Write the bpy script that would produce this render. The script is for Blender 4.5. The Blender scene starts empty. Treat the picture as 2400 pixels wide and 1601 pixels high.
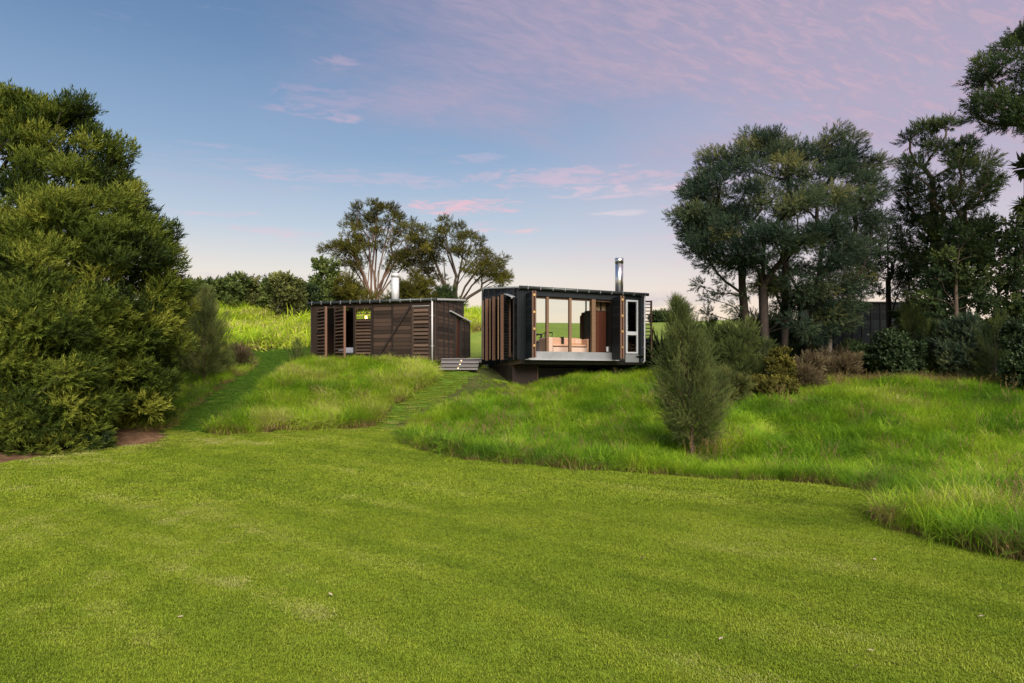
import bpy, math, random
import numpy as np
from mathutils import Matrix, Vector

random.seed(7)
RNG = np.random.default_rng(11)
R = math.radians
SC = bpy.context.scene
COL = SC.collection

# ------------------------------------------------------------------ camera, sky, sun, exposure
CAM_H, HZ, FPX = 1.8, 880.0, 1600.0          # eye height (m), eye-level row and focal length in photo pixels
cam_d = bpy.data.cameras.new('camera')
cam_d.lens, cam_d.sensor_width = 24.0, 36.0
cam_d.shift_y = (HZ - 800.5) / 2400.0
cam_d.clip_start, cam_d.clip_end = 0.1, 5000.0
cam = bpy.data.objects.new('camera', cam_d)
COL.objects.link(cam)
cam.location = (0, 0, CAM_H)
cam.rotation_euler = (R(90), 0, 0)
SC.camera = cam

SUN_EL, SUN_AZ = 38.0, 163.0                 # degrees; azimuth clockwise from +Y (behind the camera, a little to the right)
sun_d = bpy.data.lights.new('sun', 'SUN')
sun_d.energy, sun_d.angle, sun_d.color = 4.0, R(40), (1.0, 0.93, 0.82)
sun = bpy.data.objects.new('sun', sun_d)
COL.objects.link(sun)
_sd = Vector((math.sin(R(SUN_AZ)) * math.cos(R(SUN_EL)), math.cos(R(SUN_AZ)) * math.cos(R(SUN_EL)), math.sin(R(SUN_EL))))
sun.rotation_euler = _sd.to_track_quat('Z', 'Y').to_euler()

SC.view_settings.view_transform = 'Standard'
SC.view_settings.look = 'None'
SC.view_settings.exposure = 0.45
SC.view_settings.gamma = 1.0
SC.view_settings.use_curve_mapping = False


class NT:
    """small helper for node trees"""
    def __init__(s, tree):
        s.t = tree
        tree.nodes.clear()

    def n(s, typ, **kw):
        nd = s.t.nodes.new(typ)
        for k, v in kw.items():
            if k in nd.inputs.keys():
                s.put(nd.inputs[k], v)
            else:
                setattr(nd, k, v)
        return nd

    def put(s, inp, v):
        if isinstance(v, bpy.types.NodeSocket):
            s.t.links.new(v, inp)
        else:
            inp.default_value = v

    def m(s, op, a, b=0.0, c=None, clamp=False):
        nd = s.t.nodes.new('ShaderNodeMath')
        nd.operation, nd.use_clamp = op, clamp
        s.put(nd.inputs[0], a)
        s.put(nd.inputs[1], b)
        if c is not None:
            s.put(nd.inputs[2], c)
        return nd.outputs[0]

    def step(s, v, lo, hi, a=0.0, b=1.0):
        nd = s.t.nodes.new('ShaderNodeMapRange')
        nd.interpolation_type = 'SMOOTHSTEP'
        for i, x in enumerate((v, lo, hi, a, b)):
            s.put(nd.inputs[i], x)
        return nd.outputs[0]

    def mix(s, f, a, b, blend='MIX'):
        nd = s.t.nodes.new('ShaderNodeMix')
        nd.data_type, nd.blend_type = 'RGBA', blend
        s.put(nd.inputs[0], f)
        for i, x in ((6, a), (7, b)):
            s.put(nd.inputs[i], x if isinstance(x, bpy.types.NodeSocket) else (*x, 1.0))
        return nd.outputs[2]

    def ramp(s, f, stops):
        nd = s.t.nodes.new('ShaderNodeValToRGB')
        cr = nd.color_ramp
        while len(cr.elements) < len(stops):
            cr.elements.new(0.5)
        for e, (p, c) in zip(cr.elements, stops):
            e.position, e.color = p, (*c, 1.0)
        s.put(nd.inputs[0], f)
        return nd.outputs[0]

    def xyz(s, x, y, z):
        nd = s.t.nodes.new('ShaderNodeCombineXYZ')
        for i, v in enumerate((x, y, z)):
            s.put(nd.inputs[i], v)
        return nd.outputs[0]

    def noise(s, vec, scale, detail=4.0, rough=0.55, dist=0.0):
        nd = s.n('ShaderNodeTexNoise', Scale=scale, Detail=detail, Roughness=rough, Distortion=dist)
        if vec is not None:
            s.put(nd.inputs['Vector'], vec)
        return nd.outputs[0]


world = bpy.data.worlds.new('World')
SC.world = world
world.use_nodes = True
w = NT(world.node_tree)
tc = w.n('ShaderNodeTexCoord')
sep = w.n('ShaderNodeSeparateXYZ', Vector=tc.outputs['Generated'])
dx, dy, dz = sep.outputs
el = w.m('ARCSINE', dz)                       # radians above the horizon
az = w.m('ARCTAN2', dx, dy)                   # radians right of straight ahead
grad = w.ramp(w.m('MULTIPLY', el, 1 / 1.6, clamp=True), [
    (0.0, (0.90, 0.65, 0.43)), (0.055, (0.90, 0.69, 0.49)), (0.09, (0.76, 0.67, 0.57)), (0.13, (0.48, 0.54, 0.61)),
    (0.19, (0.25, 0.365, 0.53)), (0.27, (0.130, 0.230, 0.405)), (0.34, (0.085, 0.168, 0.315)), (1.0, (0.05, 0.12, 0.27))])
# the air is warmer and paler to the right
warm = w.m('MULTIPLY', w.step(az, -0.1, 0.7), w.step(el, 0.55, 0.02))
grad = w.mix(w.m('MULTIPLY', warm, 0.65), grad, (0.90, 0.68, 0.56))
lav = w.m('MULTIPLY', w.step(az, -0.15, 0.55), w.m('MULTIPLY', w.step(el, 0.07, 0.2), w.step(el, 0.75, 0.4)))
grad = w.mix(w.m('MULTIPLY', lav, 0.55), grad, (0.50, 0.42, 0.55))
# high ripple clouds, pink from the set sun
den = w.m('ADD', w.m('MAXIMUM', dz, 0.0), 0.13)
cx, cy = w.m('DIVIDE', dx, den), w.m('DIVIDE', dy, den)
rot = R(28)
u = w.m('ADD', w.m('MULTIPLY', cx, math.cos(rot)), w.m('MULTIPLY', cy, math.sin(rot)))
v = w.m('SUBTRACT', w.m('MULTIPLY', cy, math.cos(rot)), w.m('MULTIPLY', cx, math.sin(rot)))
rip = w.noise(w.xyz(w.m('MULTIPLY', u, 7.0), w.m('MULTIPLY', v, 19.0), 0.3), 1.7, 6, 0.62, 0.7)
big = w.noise(w.xyz(u, w.m('MULTIPLY', v, 1.6), 2.0), 1.5, 5, 0.6, 0.4)
edge = w.m('ADD', w.m('MULTIPLY', w.m('SUBTRACT', big, 0.5), 0.42), az)
m1 = w.m('MULTIPLY', w.step(edge, -0.40, 0.02), w.step(w.m('ADD', el, w.m('MULTIPLY', w.m('SUBTRACT', big, 0.5), 0.20)), 0.32, 0.41))
m2 = w.m('MULTIPLY', w.step(edge, 0.06, 0.42), w.step(el, 0.17, 0.32))
m2 = w.m('MULTIPLY', m2, w.step(big, 0.24, 0.50))
veil = w.m('MAXIMUM', m1, m2)
veil = w.m('MULTIPLY', veil, w.step(rip, 0.25, 0.70, 0.62, 1.0))
sky_c = w.mix(w.m('MULTIPLY', veil, 0.88), grad, (0.44, 0.345, 0.455))
pinker = w.m('MULTIPLY', veil, w.m('MULTIPLY', w.step(az, -0.05, 0.5), w.step(rip, 0.42, 0.70)))
sky_c = w.mix(w.m('MULTIPLY', pinker, 0.55), sky_c, (0.64, 0.42, 0.48))
# thin wisps upper left
wl = w.m('MULTIPLY', w.step(rip, 0.52, 0.80), w.m('MULTIPLY', w.step(el, 0.36, 0.52), w.step(az, -0.2, -0.45)))
sky_c = w.mix(w.m('MULTIPLY', wl, 0.35), sky_c, (0.52, 0.40, 0.55))
# flat streaks low down
st = w.noise(w.xyz(w.m('MULTIPLY', az, 4.0), w.m('MULTIPLY', el, 34.0), 5.1), 1.15, 4, 0.55, 0.35)
fine = w.noise(w.xyz(w.m('MULTIPLY', az, 20.0), w.m('MULTIPLY', el, 105.0), 9.3), 1.0, 5, 0.65, 0.8)
finec = w.step(fine, 0.33, 0.67)
sm = w.m('MULTIPLY', w.step(w.m('ADD', w.m('MULTIPLY', st, 0.65), w.m('MULTIPLY', fine, 0.35)), 0.53, 0.74), w.m('MULTIPLY', w.step(el, 0.085, 0.15), w.step(el, 0.34, 0.24)))
sky_c = w.mix(w.m('MULTIPLY', sm, 0.60), sky_c, (0.80, 0.48, 0.52))
lowst = w.m('MULTIPLY', w.step(st, 0.50, 0.68), w.m('MULTIPLY', w.step(el, 0.145, 0.10), w.step(az, 0.02, 0.2)))
sky_c = w.mix(w.m('MULTIPLY', lowst, 0.5), sky_c, (0.56, 0.46, 0.50))




def streak(azc, elc, wa, we, amt, colr):
    """one drawn-out cloud at a direction of the sky"""
    global sky_c
    a = w.m('DIVIDE', w.m('SUBTRACT', az, azc), wa)
    e = w.m('DIVIDE', w.m('SUBTRACT', w.m('ADD', el, w.m('MULTIPLY', w.m('SUBTRACT', st, 0.5), 0.020)), elc), we)
    d = w.m('ADD', w.m('MULTIPLY', a, a), w.m('MULTIPLY', e, e))
    g = w.step(d, 1.7, 0.0)
    f = w.step(w.m('ADD', g, w.m('MULTIPLY', w.m('SUBTRACT', finec, 0.5), 1.15)), 0.25, 1.65)
    f = w.m('MULTIPLY', f, w.step(d, 1.8, 0.8))
    sky_c = w.mix(w.m('MULTIPLY', f, amt * 1.1), sky_c, colr)


for (px, py, wx, wy, amt, c) in [
        (1090, 484, 150, 19, .85, (.84, .47, .50)), (1330, 418, 260, 24, .45, (.80, .48, .54)), (1180, 541, 120, 9, .7, (.82, .52, .50)),
        (807, 274, 46, 12, .55, (.62, .42, .52)), (710, 257, 90, 16, .45, (.52, .38, .50)), (770, 228, 120, 22, .40, (.46, .36, .50)),
        (640, 544, 120, 9, .5, (.72, .50, .54)), (590, 650, 180, 8, .45, (.60, .48, .52)), (790, 148, 50, 12, .40, (.55, .39, .50)),
        (1480, 445, 260, 18, .40, (.84, .56, .58)), (1450, 500, 90, 9, .4, (.85, .66, .64)), (1600, 705, 190, 16, .5, (.52, .43, .47)),
        (880, 420, 200, 22, .35, (.62, .46, .56)), (1130, 365, 60, 9, .35, (.60, .46, .58)), (500, 430, 180, 18, .25, (.5, .42, .55))]:
    rx, rz = (px - 1200) / FPX, (HZ - py) / FPX
    a0 = math.atan(rx)
    streak(a0, math.atan(rz / math.hypot(rx, 1)), wx / FPX, wy / FPX, amt, c)
nish = w.n('ShaderNodeTexSky', sky_type='NISHITA', sun_disc=False, sun_elevation=R(SUN_EL), sun_rotation=R(SUN_AZ))
b1 = w.n('ShaderNodeBackground', Color=nish.outputs[0], Strength=0.02)
b2 = w.n('ShaderNodeBackground', Color=sky_c, Strength=0.68)
add = w.n('ShaderNodeAddShader')
w.put(add.inputs[0], b1.outputs[0])
w.put(add.inputs[1], b2.outputs[0])
out = w.n('ShaderNodeOutputWorld', Surface=add.outputs[0])


# ------------------------------------------------------------------ helpers
def X(px, y):
    return (px - 1200.0) / FPX * y


def at(px, py, y):
    """a point at distance y that the photograph shows at (px, py)"""
    return np.array([X(px, y), y, CAM_H + (HZ - py) / FPX * y])


def vnoise(x, y, seed=0):
    x, y = np.asarray(x, float), np.asarray(y, float)
    xi, yi = np.floor(x).astype(np.int64), np.floor(y).astype(np.int64)
    fx, fy = x - xi, y - yi
    fx, fy = fx * fx * (3 - 2 * fx), fy * fy * (3 - 2 * fy)

    def h(a, b):
        n = (a * 374761393 + b * 668265263 + seed * 974634777) & 0x7fffffff
        n = ((n ^ (n >> 13)) * 1274126177) & 0x7fffffff
        return ((n ^ (n >> 16)) & 0xffff) / 65535.0
    a, b, c, d = h(xi, yi), h(xi + 1, yi), h(xi, yi + 1), h(xi + 1, yi + 1)
    return (a * (1 - fx) + b * fx) * (1 - fy) + (c * (1 - fx) + d * fx) * fy


def fbm(x, y, seed=0, octv=4):
    s, a, t = 0.0, 0.5, 0.0
    for i in range(octv):
        s = s + a * vnoise(np.asarray(x) * 2 ** i, np.asarray(y) * 2 ** i, seed + i)
        t += a
        a *= 0.55
    return s / t


def inside(poly, x, y):
    x, y = np.asarray(x, float), np.asarray(y, float)
    res = np.zeros(x.shape, bool)
    n = len(poly)
    for i in range(n):
        x0, y0 = poly[i]
        x1, y1 = poly[(i + 1) % n]
        if y0 == y1:
            continue
        c = ((y0 > y) != (y1 > y)) & (x < (x1 - x0) * (y - y0) / (y1 - y0) + x0)
        res ^= c
    return res


def edge_dist(poly, x, y, closed=True):
    x, y = np.asarray(x, float), np.asarray(y, float)
    d = np.full(x.shape, 1e9)
    n = len(poly)
    for i in range(n if closed else n - 1):
        x0, y0 = poly[i]
        x1, y1 = poly[(i + 1) % n]
        ex, ey = x1 - x0, y1 - y0
        t = np.clip(((x - x0) * ex + (y - y0) * ey) / (ex * ex + ey * ey + 1e-9), 0, 1)
        d = np.minimum(d, np.hypot(x - x0 - t * ex, y - y0 - t * ey))
    return d


def tag(o, label=None, cat=None, group=None, kind=None):
    for k, val in (('label', label), ('category', cat), ('group', group), ('kind', kind)):
        if val:
            o[k] = val
    return o


def link(name, me, mat=None, parent=None):
    if mat is not None and me.materials.find(mat.name) < 0 and len(me.materials) == 0:
        me.materials.append(mat)
    o = bpy.data.objects.new(name, me)
    COL.objects.link(o)
    if parent is not None:
        o.parent = parent
    return o


def empty(name, loc, rz=0.0):
    o = bpy.data.objects.new(name, None)
    COL.objects.link(o)
    o.location = loc
    o.rotation_euler = (0, 0, rz)
    o.empty_display_size = 0.3
    return o


def np_mesh(name, verts, faces=None, tris=None, attrs=None, smooth=False):
    """mesh from numpy arrays; faces = (n,4), tris = (m,3)"""
    me = bpy.data.meshes.new(name)
    verts = np.asarray(verts, np.float32)
    nq = 0 if faces is None else len(faces)
    nt = 0 if tris is None else len(tris)
    me.vertices.add(len(verts))
    me.vertices.foreach_set('co', verts.ravel())
    if nq + nt:
        idx, start = [], []
        if nq:
            idx.append(np.asarray(faces, np.int32).ravel())
            start.append(np.arange(nq, dtype=np.int32) * 4)
        if nt:
            idx.append(np.asarray(tris, np.int32).ravel())
            start.append(nq * 4 + np.arange(nt, dtype=np.int32) * 3)
        idx, start = np.concatenate(idx), np.concatenate(start)
        me.loops.add(len(idx))
        me.loops.foreach_set('vertex_index', idx)
        me.polygons.add(len(start))
        me.polygons.foreach_set('loop_start', start)
        if smooth:
            me.polygons.foreach_set('use_smooth', np.ones(len(start), bool))
    for k, val in (attrs or {}).items():
        val = np.asarray(val, np.float32)
        typ = 'FLOAT' if val.ndim == 1 else 'FLOAT_VECTOR'
        at_ = me.attributes.new(k, typ, 'POINT')
        at_.data.foreach_set('value' if val.ndim == 1 else 'vector', val.ravel())
    me.update(calc_edges=True)
    me.validate()
    return me


class MB:
    """collects boxes, prisms and tubes into one mesh"""
    def __init__(s):
        s.v, s.f, s.sm = [], [], []

    def box(s, x0, x1, y0, y1, z0, z1, M=None):
        b = len(s.v)
        for x, y, z in ((x0, y0, z0), (x1, y0, z0), (x1, y1, z0), (x0, y1, z0), (x0, y0, z1), (x1, y0, z1), (x1, y1, z1), (x0, y1, z1)):
            p = Vector((x, y, z))
            s.v.append(tuple(M @ p if M else p))
        s.f += [tuple(b + i for i in q) for q in ((3, 2, 1, 0), (4, 5, 6, 7), (0, 1, 5, 4), (1, 2, 6, 5), (2, 3, 7, 6), (3, 0, 4, 7))]
        return s

    def prism(s, poly, axis, a, b):
        """poly: 2-D outline; extruded along the axis from a to b"""
        def P(p, t):
            return {'x': (t, p[0], p[1]), 'y': (p[0], t, p[1]), 'z': (p[0], p[1], t)}[axis]
        n, o = len(poly), len(s.v)
        s.v += [P(p, a) for p in poly] + [P(p, b) for p in poly]
        s.f.append(tuple(o + i for i in range(n))[::-1])
        s.f.append(tuple(o + n + i for i in range(n)))
        for i in range(n):
            j = (i + 1) % n
            s.f.append((o + i, o + j, o + n + j, o + n + i))
        return s

    def tube(s, pts, rad, n=8, cap=True):
        pts = [Vector(p) for p in pts]
        rad = rad if hasattr(rad, '__len__') else [rad] * len(pts)
        rings = []
        for i, p in enumerate(pts):
            d = (pts[min(i + 1, len(pts) - 1)] - pts[max(i - 1, 0)]).normalized()
            a = d.orthogonal().normalized() if i == 0 else (a - a.dot(d) * d).normalized()
            c = d.cross(a)
            o = len(s.v)
            for k in range(n):
                t = 2 * math.pi * k / n
                s.v.append(tuple(p + (a * math.cos(t) + c * math.sin(t)) * rad[i]))
            rings.append(o)
        for r0, r1 in zip(rings, rings[1:]):
            for k in range(n):
                s.f.append((r0 + k, r0 + (k + 1) % n, r1 + (k + 1) % n, r1 + k))
        if cap:
            s.f.append(tuple(rings[0] + k for k in range(n))[::-1])
            s.f.append(tuple(rings[-1] + k for k in range(n)))
        return s

    def build(s, name, mat, parent=None, bevel=0.0, smooth=False, loc=None):
        me = bpy.data.meshes.new(name)
        me.from_pydata(s.v, [], s.f)
        if smooth:
            for p in me.polygons:
                p.use_smooth = len(p.vertices) == 4
        me.update()
        o = link(name, me, mat, parent)
        if bevel:
            m = o.modifiers.new('bevel', 'BEVEL')
            m.width, m.segments, m.limit_method = bevel, 2, 'ANGLE'
        if loc:
            o.location = loc
        return o


UNIT = {}


def unit_mesh(mat):
    """a 1 m box with slightly eased long edges, shared by all boards of one material"""
    if mat.name not in UNIT:
        m = MB()
        c = 0.42
        m.prism([(-.5, -c), (-c, -.5), (c, -.5), (.5, -c), (.5, c), (c, .5), (-c, .5), (-.5, c)], 'x', -.5, .5)
        me = bpy.data.meshes.new('board_' + mat.name)
        me.from_pydata(m.v, [], m.f)
        me.materials.append(mat)
        UNIT[mat.name] = me
    return UNIT[mat.name]


def piece(name, mat, parent, centre, size, rot=None):
    """one board or slat: size = (length, depth, height), x axis along the board"""
    o = bpy.data.objects.new(name, unit_mesh(mat))
    COL.objects.link(o)
    o.parent = parent
    o.location = centre
    if rot is not None:
        o.rotation_mode = 'XYZ'
        o.rotation_euler = rot
    o.scale = size
    return o


# ------------------------------------------------------------------ materials
def new_mat(name):
    m = bpy.data.materials.new(name)
    m.use_nodes = True
    return m, NT(m.node_tree)


def plain(name, col, rough=0.6, metal=0.0, var=0.12, scale=8.0, bump=0.0, spec=0.4):
    m, t = new_mat(name)
    g = t.n('ShaderNodeNewGeometry')
    nz = t.noise(g.outputs['Position'], scale, 5, 0.6)
    c = t.mix(nz, tuple(x * (1 - var * 2) for x in col), tuple(min(1, x * (1 + var * 2)) for x in col))
    p = t.n('ShaderNodeBsdfPrincipled', Roughness=rough, Metallic=metal)
    p.inputs['Specular IOR Level'].default_value = spec
    t.put(p.inputs['Base Color'], c)
    t.put(p.inputs['Roughness'], t.step(nz, 0.2, 0.8, rough * 0.85, min(1, rough * 1.15)))
    if bump:
        b = t.n('ShaderNodeBump', Strength=bump, Distance=0.01, Height=nz)
        t.put(p.inputs['Normal'], b.outputs[0])
    t.n('ShaderNodeOutputMaterial', Surface=p.outputs[0])
    return m


def timber(name, dark, light, rough=0.7, spec=0.25, streak=1.0):
    """weathered board: grain along the board, every board its own shade"""
    m, t = new_mat(name)
    tcx = t.n('ShaderNodeTexCoord')
    oi = t.n('ShaderNodeObjectInfo')
    mp = t.n('ShaderNodeMapping', Vector=tcx.outputs['Object'])
    mp.inputs['Scale'].default_value = (2.2, 6, 9)
    off = t.m('MULTIPLY', oi.outputs['Random'], 37.0)
    t.put(mp.inputs['Location'], t.xyz(off, off, off))
    gr = t.noise(mp.outputs[0], 2.0, 6, 0.65, 0.3)
    f = t.m('ADD', t.m('MULTIPLY', gr, 0.9 * streak), t.m('SUBTRACT', t.m('MULTIPLY', oi.outputs['Random'], 0.7), 0.32), clamp=True)
    c = t.ramp(f, [(0.1, dark), (0.55, tuple((a + b) / 2 for a, b in zip(dark, light))), (0.95, light)])
    p = t.n('ShaderNodeBsdfPrincipled', Roughness=rough)
    p.inputs['Specular IOR Level'].default_value = spec
    t.put(p.inputs['Base Color'], c)
    b = t.n('ShaderNodeBump', Strength=0.35, Distance=0.004, Height=gr)
    t.put(p.inputs['Normal'], b.outputs[0])
    t.n('ShaderNodeOutputMaterial', Surface=p.outputs[0])
    return m


def glowing(name, col, strength):
    m, t = new_mat(name)
    e = t.n('ShaderNodeEmission', Strength=strength)
    e.inputs['Color'].default_value = (*col, 1)
    t.n('ShaderNodeOutputMaterial', Surface=e.outputs[0])
    return m


def glass_mat(name, tintc=(0.95, 0.98, 0.97), refl=1.0):
    m, t = new_mat(name)
    fr = t.n('ShaderNodeFresnel', IOR=1.45)
    tr = t.n('ShaderNodeBsdfTransparent')
    tr.inputs['Color'].default_value = (*tintc, 1)
    gl = t.n('ShaderNodeBsdfGlossy', Roughness=0.02)
    mx = t.n('ShaderNodeMixShader')
    t.put(mx.inputs[0], t.m('MULTIPLY', fr.outputs[0], refl))
    t.put(mx.inputs[1], tr.outputs[0])
    t.put(mx.inputs[2], gl.outputs[0])
    t.n('ShaderNodeOutputMaterial', Surface=mx.outputs[0])
    return m


def leafy(name, stops, trans=0.3, rough=0.55, attr='tint', instanced=False, straw=None, spec=0.10):
    """foliage: colour from the tint stored on each spray; straw = colour of the dry lower part of a blade"""
    m, t = new_mat(name)
    a = t.n('ShaderNodeAttribute', attribute_name=attr)
    a.attribute_type = 'INSTANCER' if instanced else 'GEOMETRY'
    f = a.outputs['Fac']
    if instanced:
        b = t.n('ShaderNodeAttribute', attribute_name='own')
        f = t.m('ADD', f, t.m('MULTIPLY', t.m('SUBTRACT', b.outputs['Fac'], 0.5), 0.30))
    c = t.ramp(f, stops)
    if straw:
        h = t.n('ShaderNodeAttribute', attribute_name='h')
        dry = t.n('ShaderNodeAttribute', attribute_name='dry')
        dry.attribute_type = 'INSTANCER'
        lvl = dry.outputs['Fac']
        k = t.step(t.m('SUBTRACT', h.outputs['Fac'], lvl), -0.12, 0.22)
        c = t.mix(k, straw, c)
    d = t.n('ShaderNodeBsdfPrincipled', Roughness=rough)
    d.inputs['Specular IOR Level'].default_value = spec
    t.put(d.inputs['Base Color'], c)
    tr = t.n('ShaderNodeBsdfTranslucent')
    t.put(tr.inputs['Color'], c)
    mx = t.n('ShaderNodeMixShader')
    mx.inputs[0].default_value = trans
    t.put(mx.inputs[1], d.outputs[0])
    t.put(mx.inputs[2], tr.outputs[0])
    t.n('ShaderNodeOutputMaterial', Surface=mx.outputs[0])
    return m


M = {}
M['cedar'] = timber('weathered_cedar', (.017, .011, .008), (.098, .060, .041))
M['cedar_dark'] = timber('dark_cedar', (.016, .011, .009), (.060, .042, .034))
M['slat'] = timber('cedar_slat', (.028, .017, .011), (.135, .085, .058))
M['stile'] = timber('brown_stile', (.105, .056, .036), (.20, .108, .072), rough=.5)
M['black'] = timber('black_stained_board', (.008, .010, .012), (.034, .040, .046), rough=.6, spec=.2)
M['black_dull'] = timber('black_slat', (.010, .010, .011), (.035, .032, .030), rough=.55)
M['charcoal'] = plain('charcoal_metal', (.026, .030, .032), .42, .0, .1, 6, spec=.5)
M['gutter'] = plain('dark_green_metal', (.040, .048, .046), .32, .3, .1, 6, spec=.5)
M['galv'] = plain('pale_metal', (.62, .62, .64), .38, .6, .08, 5)
M['white_pipe'] = plain('white_pipe', (.60, .58, .58), .4, .0, .05, 5)
M['steel'] = plain('brushed_steel', (.62, .60, .61), .22, 1.0, .06, 12)
M['steel_flue'] = plain('flue_steel', (.80, .77, .77), .36, 1.0, .05, 9)
M['white_flue'] = plain('white_flue_steel', (.78, .77, .77), .40, .35, .05, 9)
M['sill'] = plain('sill_steel', (.40, .41, .43), .40, .55, .10, 2.5)
M['alu'] = plain('white_aluminium', (.70, .71, .74), .35, .2, .04, 5)
M['brass'] = plain('brass', (.72, .50, .20), .3, .9, .08, 20)
M['corten'] = plain('rust_steel', (.026, .014, .011), .75, .0, .35, 3.0, .3)
M['deck'] = timber('silvered_deck', (.12, .11, .11), (.27, .25, .25), rough=.8)
M['ply'] = timber('pale_plywood', (.20, .125, .075), (.34, .22, .14), rough=.55)
M['ceiling'] = timber('ceiling_timber', (.11, .062, .040), (.22, .13, .085), rough=.5)
M['plank'] = timber('brown_plank', (.10, .052, .036), (.19, .105, .075), rough=.5)
M['redwood'] = timber('red_brown_door', (.058, .018, .010), (.10, .034, .019), rough=.4)
M['mullion'] = timber('window_post', (.13, .075, .045), (.24, .145, .09), rough=.45)
M['leather'] = plain('tan_leather', (.56, .335, .22), .48, .0, .10, 7, .15)
M['leather_pale'] = plain('pale_tan_leather', (.58, .42, .33), .5, .0, .08, 7, .1)
M['linen'] = plain('blue_white_linen', (.50, .53, .66), .8, .0, .08, 14, .2)
M['dark_wood'] = plain('dark_furniture', (.014, .012, .011), .5)
M['bench'] = plain('pale_stone', (.48, .36, .31), .5, .0, .08, 9)
M['grey_front'] = plain('grey_cabinet', (.16, .15, .16), .5)
M['log'] = timber('split_firewood', (.10, .055, .028), (.34, .20, .105), rough=.85)
M['glass'] = glass_mat('window_glass', refl=0.5)
M['glass_teal'] = glass_mat('blue_green_glass', (.30, .62, .66), 1.2)
M['glass_dark'] = glass_mat('louvre_glass', (.72, .74, .76), 1.0)
M['bulb'] = glowing('lit_bulb', (1.0, .42, .08), 26.0)
M['amber'] = glowing('lit_amber', (1.0, .40, .05), 5.0)
M['steplight'] = glowing('step_light', (1.0, .62, .30), 4.0)
M['inside'] = timber('inside_wall', (.030, .018, .012), (.075, .045, .03), rough=.6)
M['lining'] = plain('inside_floor', (.11, .07, .045), .5, .0, .1, 4)
M['bark'] = plain('grey_brown_bark', (.115, .085, .066), .9, .0, .30, 7, .5, .1)
M['bark_dark'] = plain('dark_bark', (.055, .042, .036), .9, .0, .30, 7, .5, .1)
M['bark_pale'] = plain('pale_bark', (.24, .20, .17), .9, .0, .30, 7, .5, .1)
M['bark_red'] = plain('red_brown_bark', (.17, .105, .078), .9, .0, .25, 6, .5, .1)
M['dead_leaf'] = plain('dead_leaf', (.46, .36, .26), .8, .0, .2, 60)
M['dead_brown'] = plain('dead_brown_leaf', (.10, .06, .04), .8, .0, .2, 60)

# ------------------------------------------------------------------ the lie of the land
G = [  # (px, py, distance): bare ground seen, or judged under the grass
    (0, 1085, 13), (240, 1055, 14.5), (370, 1040, 15.5), (487, 1015, 18), (700, 1005, 18.7), (850, 1005, 18.7), (895, 990, 19.4),
    (930, 1022, 17.3), (1000, 1056, 15), (1100, 1080, 13.6), (1280, 1095, 12.8), (1500, 1110, 12.2), (1650, 1122, 11.5), (1800, 1128, 11.0),
    (1900, 1134, 10.8), (2000, 1148, 10.3), (2095, 1168, 9.5), (2080, 1238, 7.9), (2200, 1268, 7.3), (2400, 1314, 6.5),
    (420, 1008, 17.5), (500, 950, 20.3), (600, 880, 24), (650, 850, 26.5), (620, 828, 30), (560, 823, 31), (700, 826, 29),
    (400, 960, 19), (330, 1010, 16.5), (470, 898, 22.5), (420, 890, 24), (300, 950, 22), (940, 952, 20.4), (1000, 908, 22.4), (1030, 886, 23.6),
    (1080, 870, 24.1), (1190, 908, 23.4), (1620, 1050, 15), (1600, 965, 19), (1700, 905, 21.5), (1800, 888, 22), (1110, 838, 28), (1110, 772, 34.5),
    (1300, 815, 32), (1300, 788, 48), (1300, 757, 75), (1100, 755, 75), (1500, 757, 75), (1720, 750, 75), (2000, 752, 75), (2300, 752, 75), (2700, 752, 75),
    (1560, 828, 31), (1560, 800, 42), (2040, 835, 30), (2300, 835, 28), (2600, 850, 25), (1850, 850, 27), (1900, 790, 45), (2200, 790, 45), (2600, 790, 45)]
ctrl = [tuple(at(*g)) for g in G]
ctrl += [(x, y, 0.0) for x in (-14, -6, 0, 6, 12) for y in (-6, 1, 4)] + [(-6, 8, .02), (0, 8, .03), (3, 8, .03), (-2, 11, .08), (-6, 12, .12), (2, 11, .06), (0, 14, .16), (-4, 15.5, .22), (5.5, 9.3, .09), (4.6, 8.6, .09), (3.8, 7.4, .05)]
ctrl += [(-6.8, 20, .78), (-4.3, 20.5, .90), (-5.5, 22.5, 1.50), (-3.2, 22.3, 1.42), (-7.2, 25.1, 2.15), (-4.9, 24.4, 2.02), (-2.75, 23.9, 1.80)]
for (px, py, y, gh) in [(1100, 885, 23.2, .28), (1250, 900, 23, .32), (1400, 868, 22.6, .40), (1480, 890, 22.8, .35), (1250, 960, 19.3, .4), (1450, 940, 19.5, .42),
                        (1280, 1035, 13.6, .5), (1450, 1010, 16, .45), (1100, 965, 19, .42), (1000, 1010, 17.3, .3), (1900, 882, 21, .35), (2050, 882, 19.8, .4),
                        (2250, 898, 18.6, .4), (2400, 915, 18, .4), (2300, 1000, 14, .4), (2050, 980, 15, .4), (1850, 1005, 15, .4), (2200, 1100, 10.8, .35),
                        (1900, 1075, 12.5, .38), (2400, 1150, 9, .4), (640, 738, 38, .5), (800, 738, 39, .5), (460, 722, 38, .5), (1110, 738, 38, .5), (1160, 740, 40, .3), (300, 720, 38, .5)]:
    p = at(px, py, y)
    ctrl.append((p[0], p[1], p[2] - gh))
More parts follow.
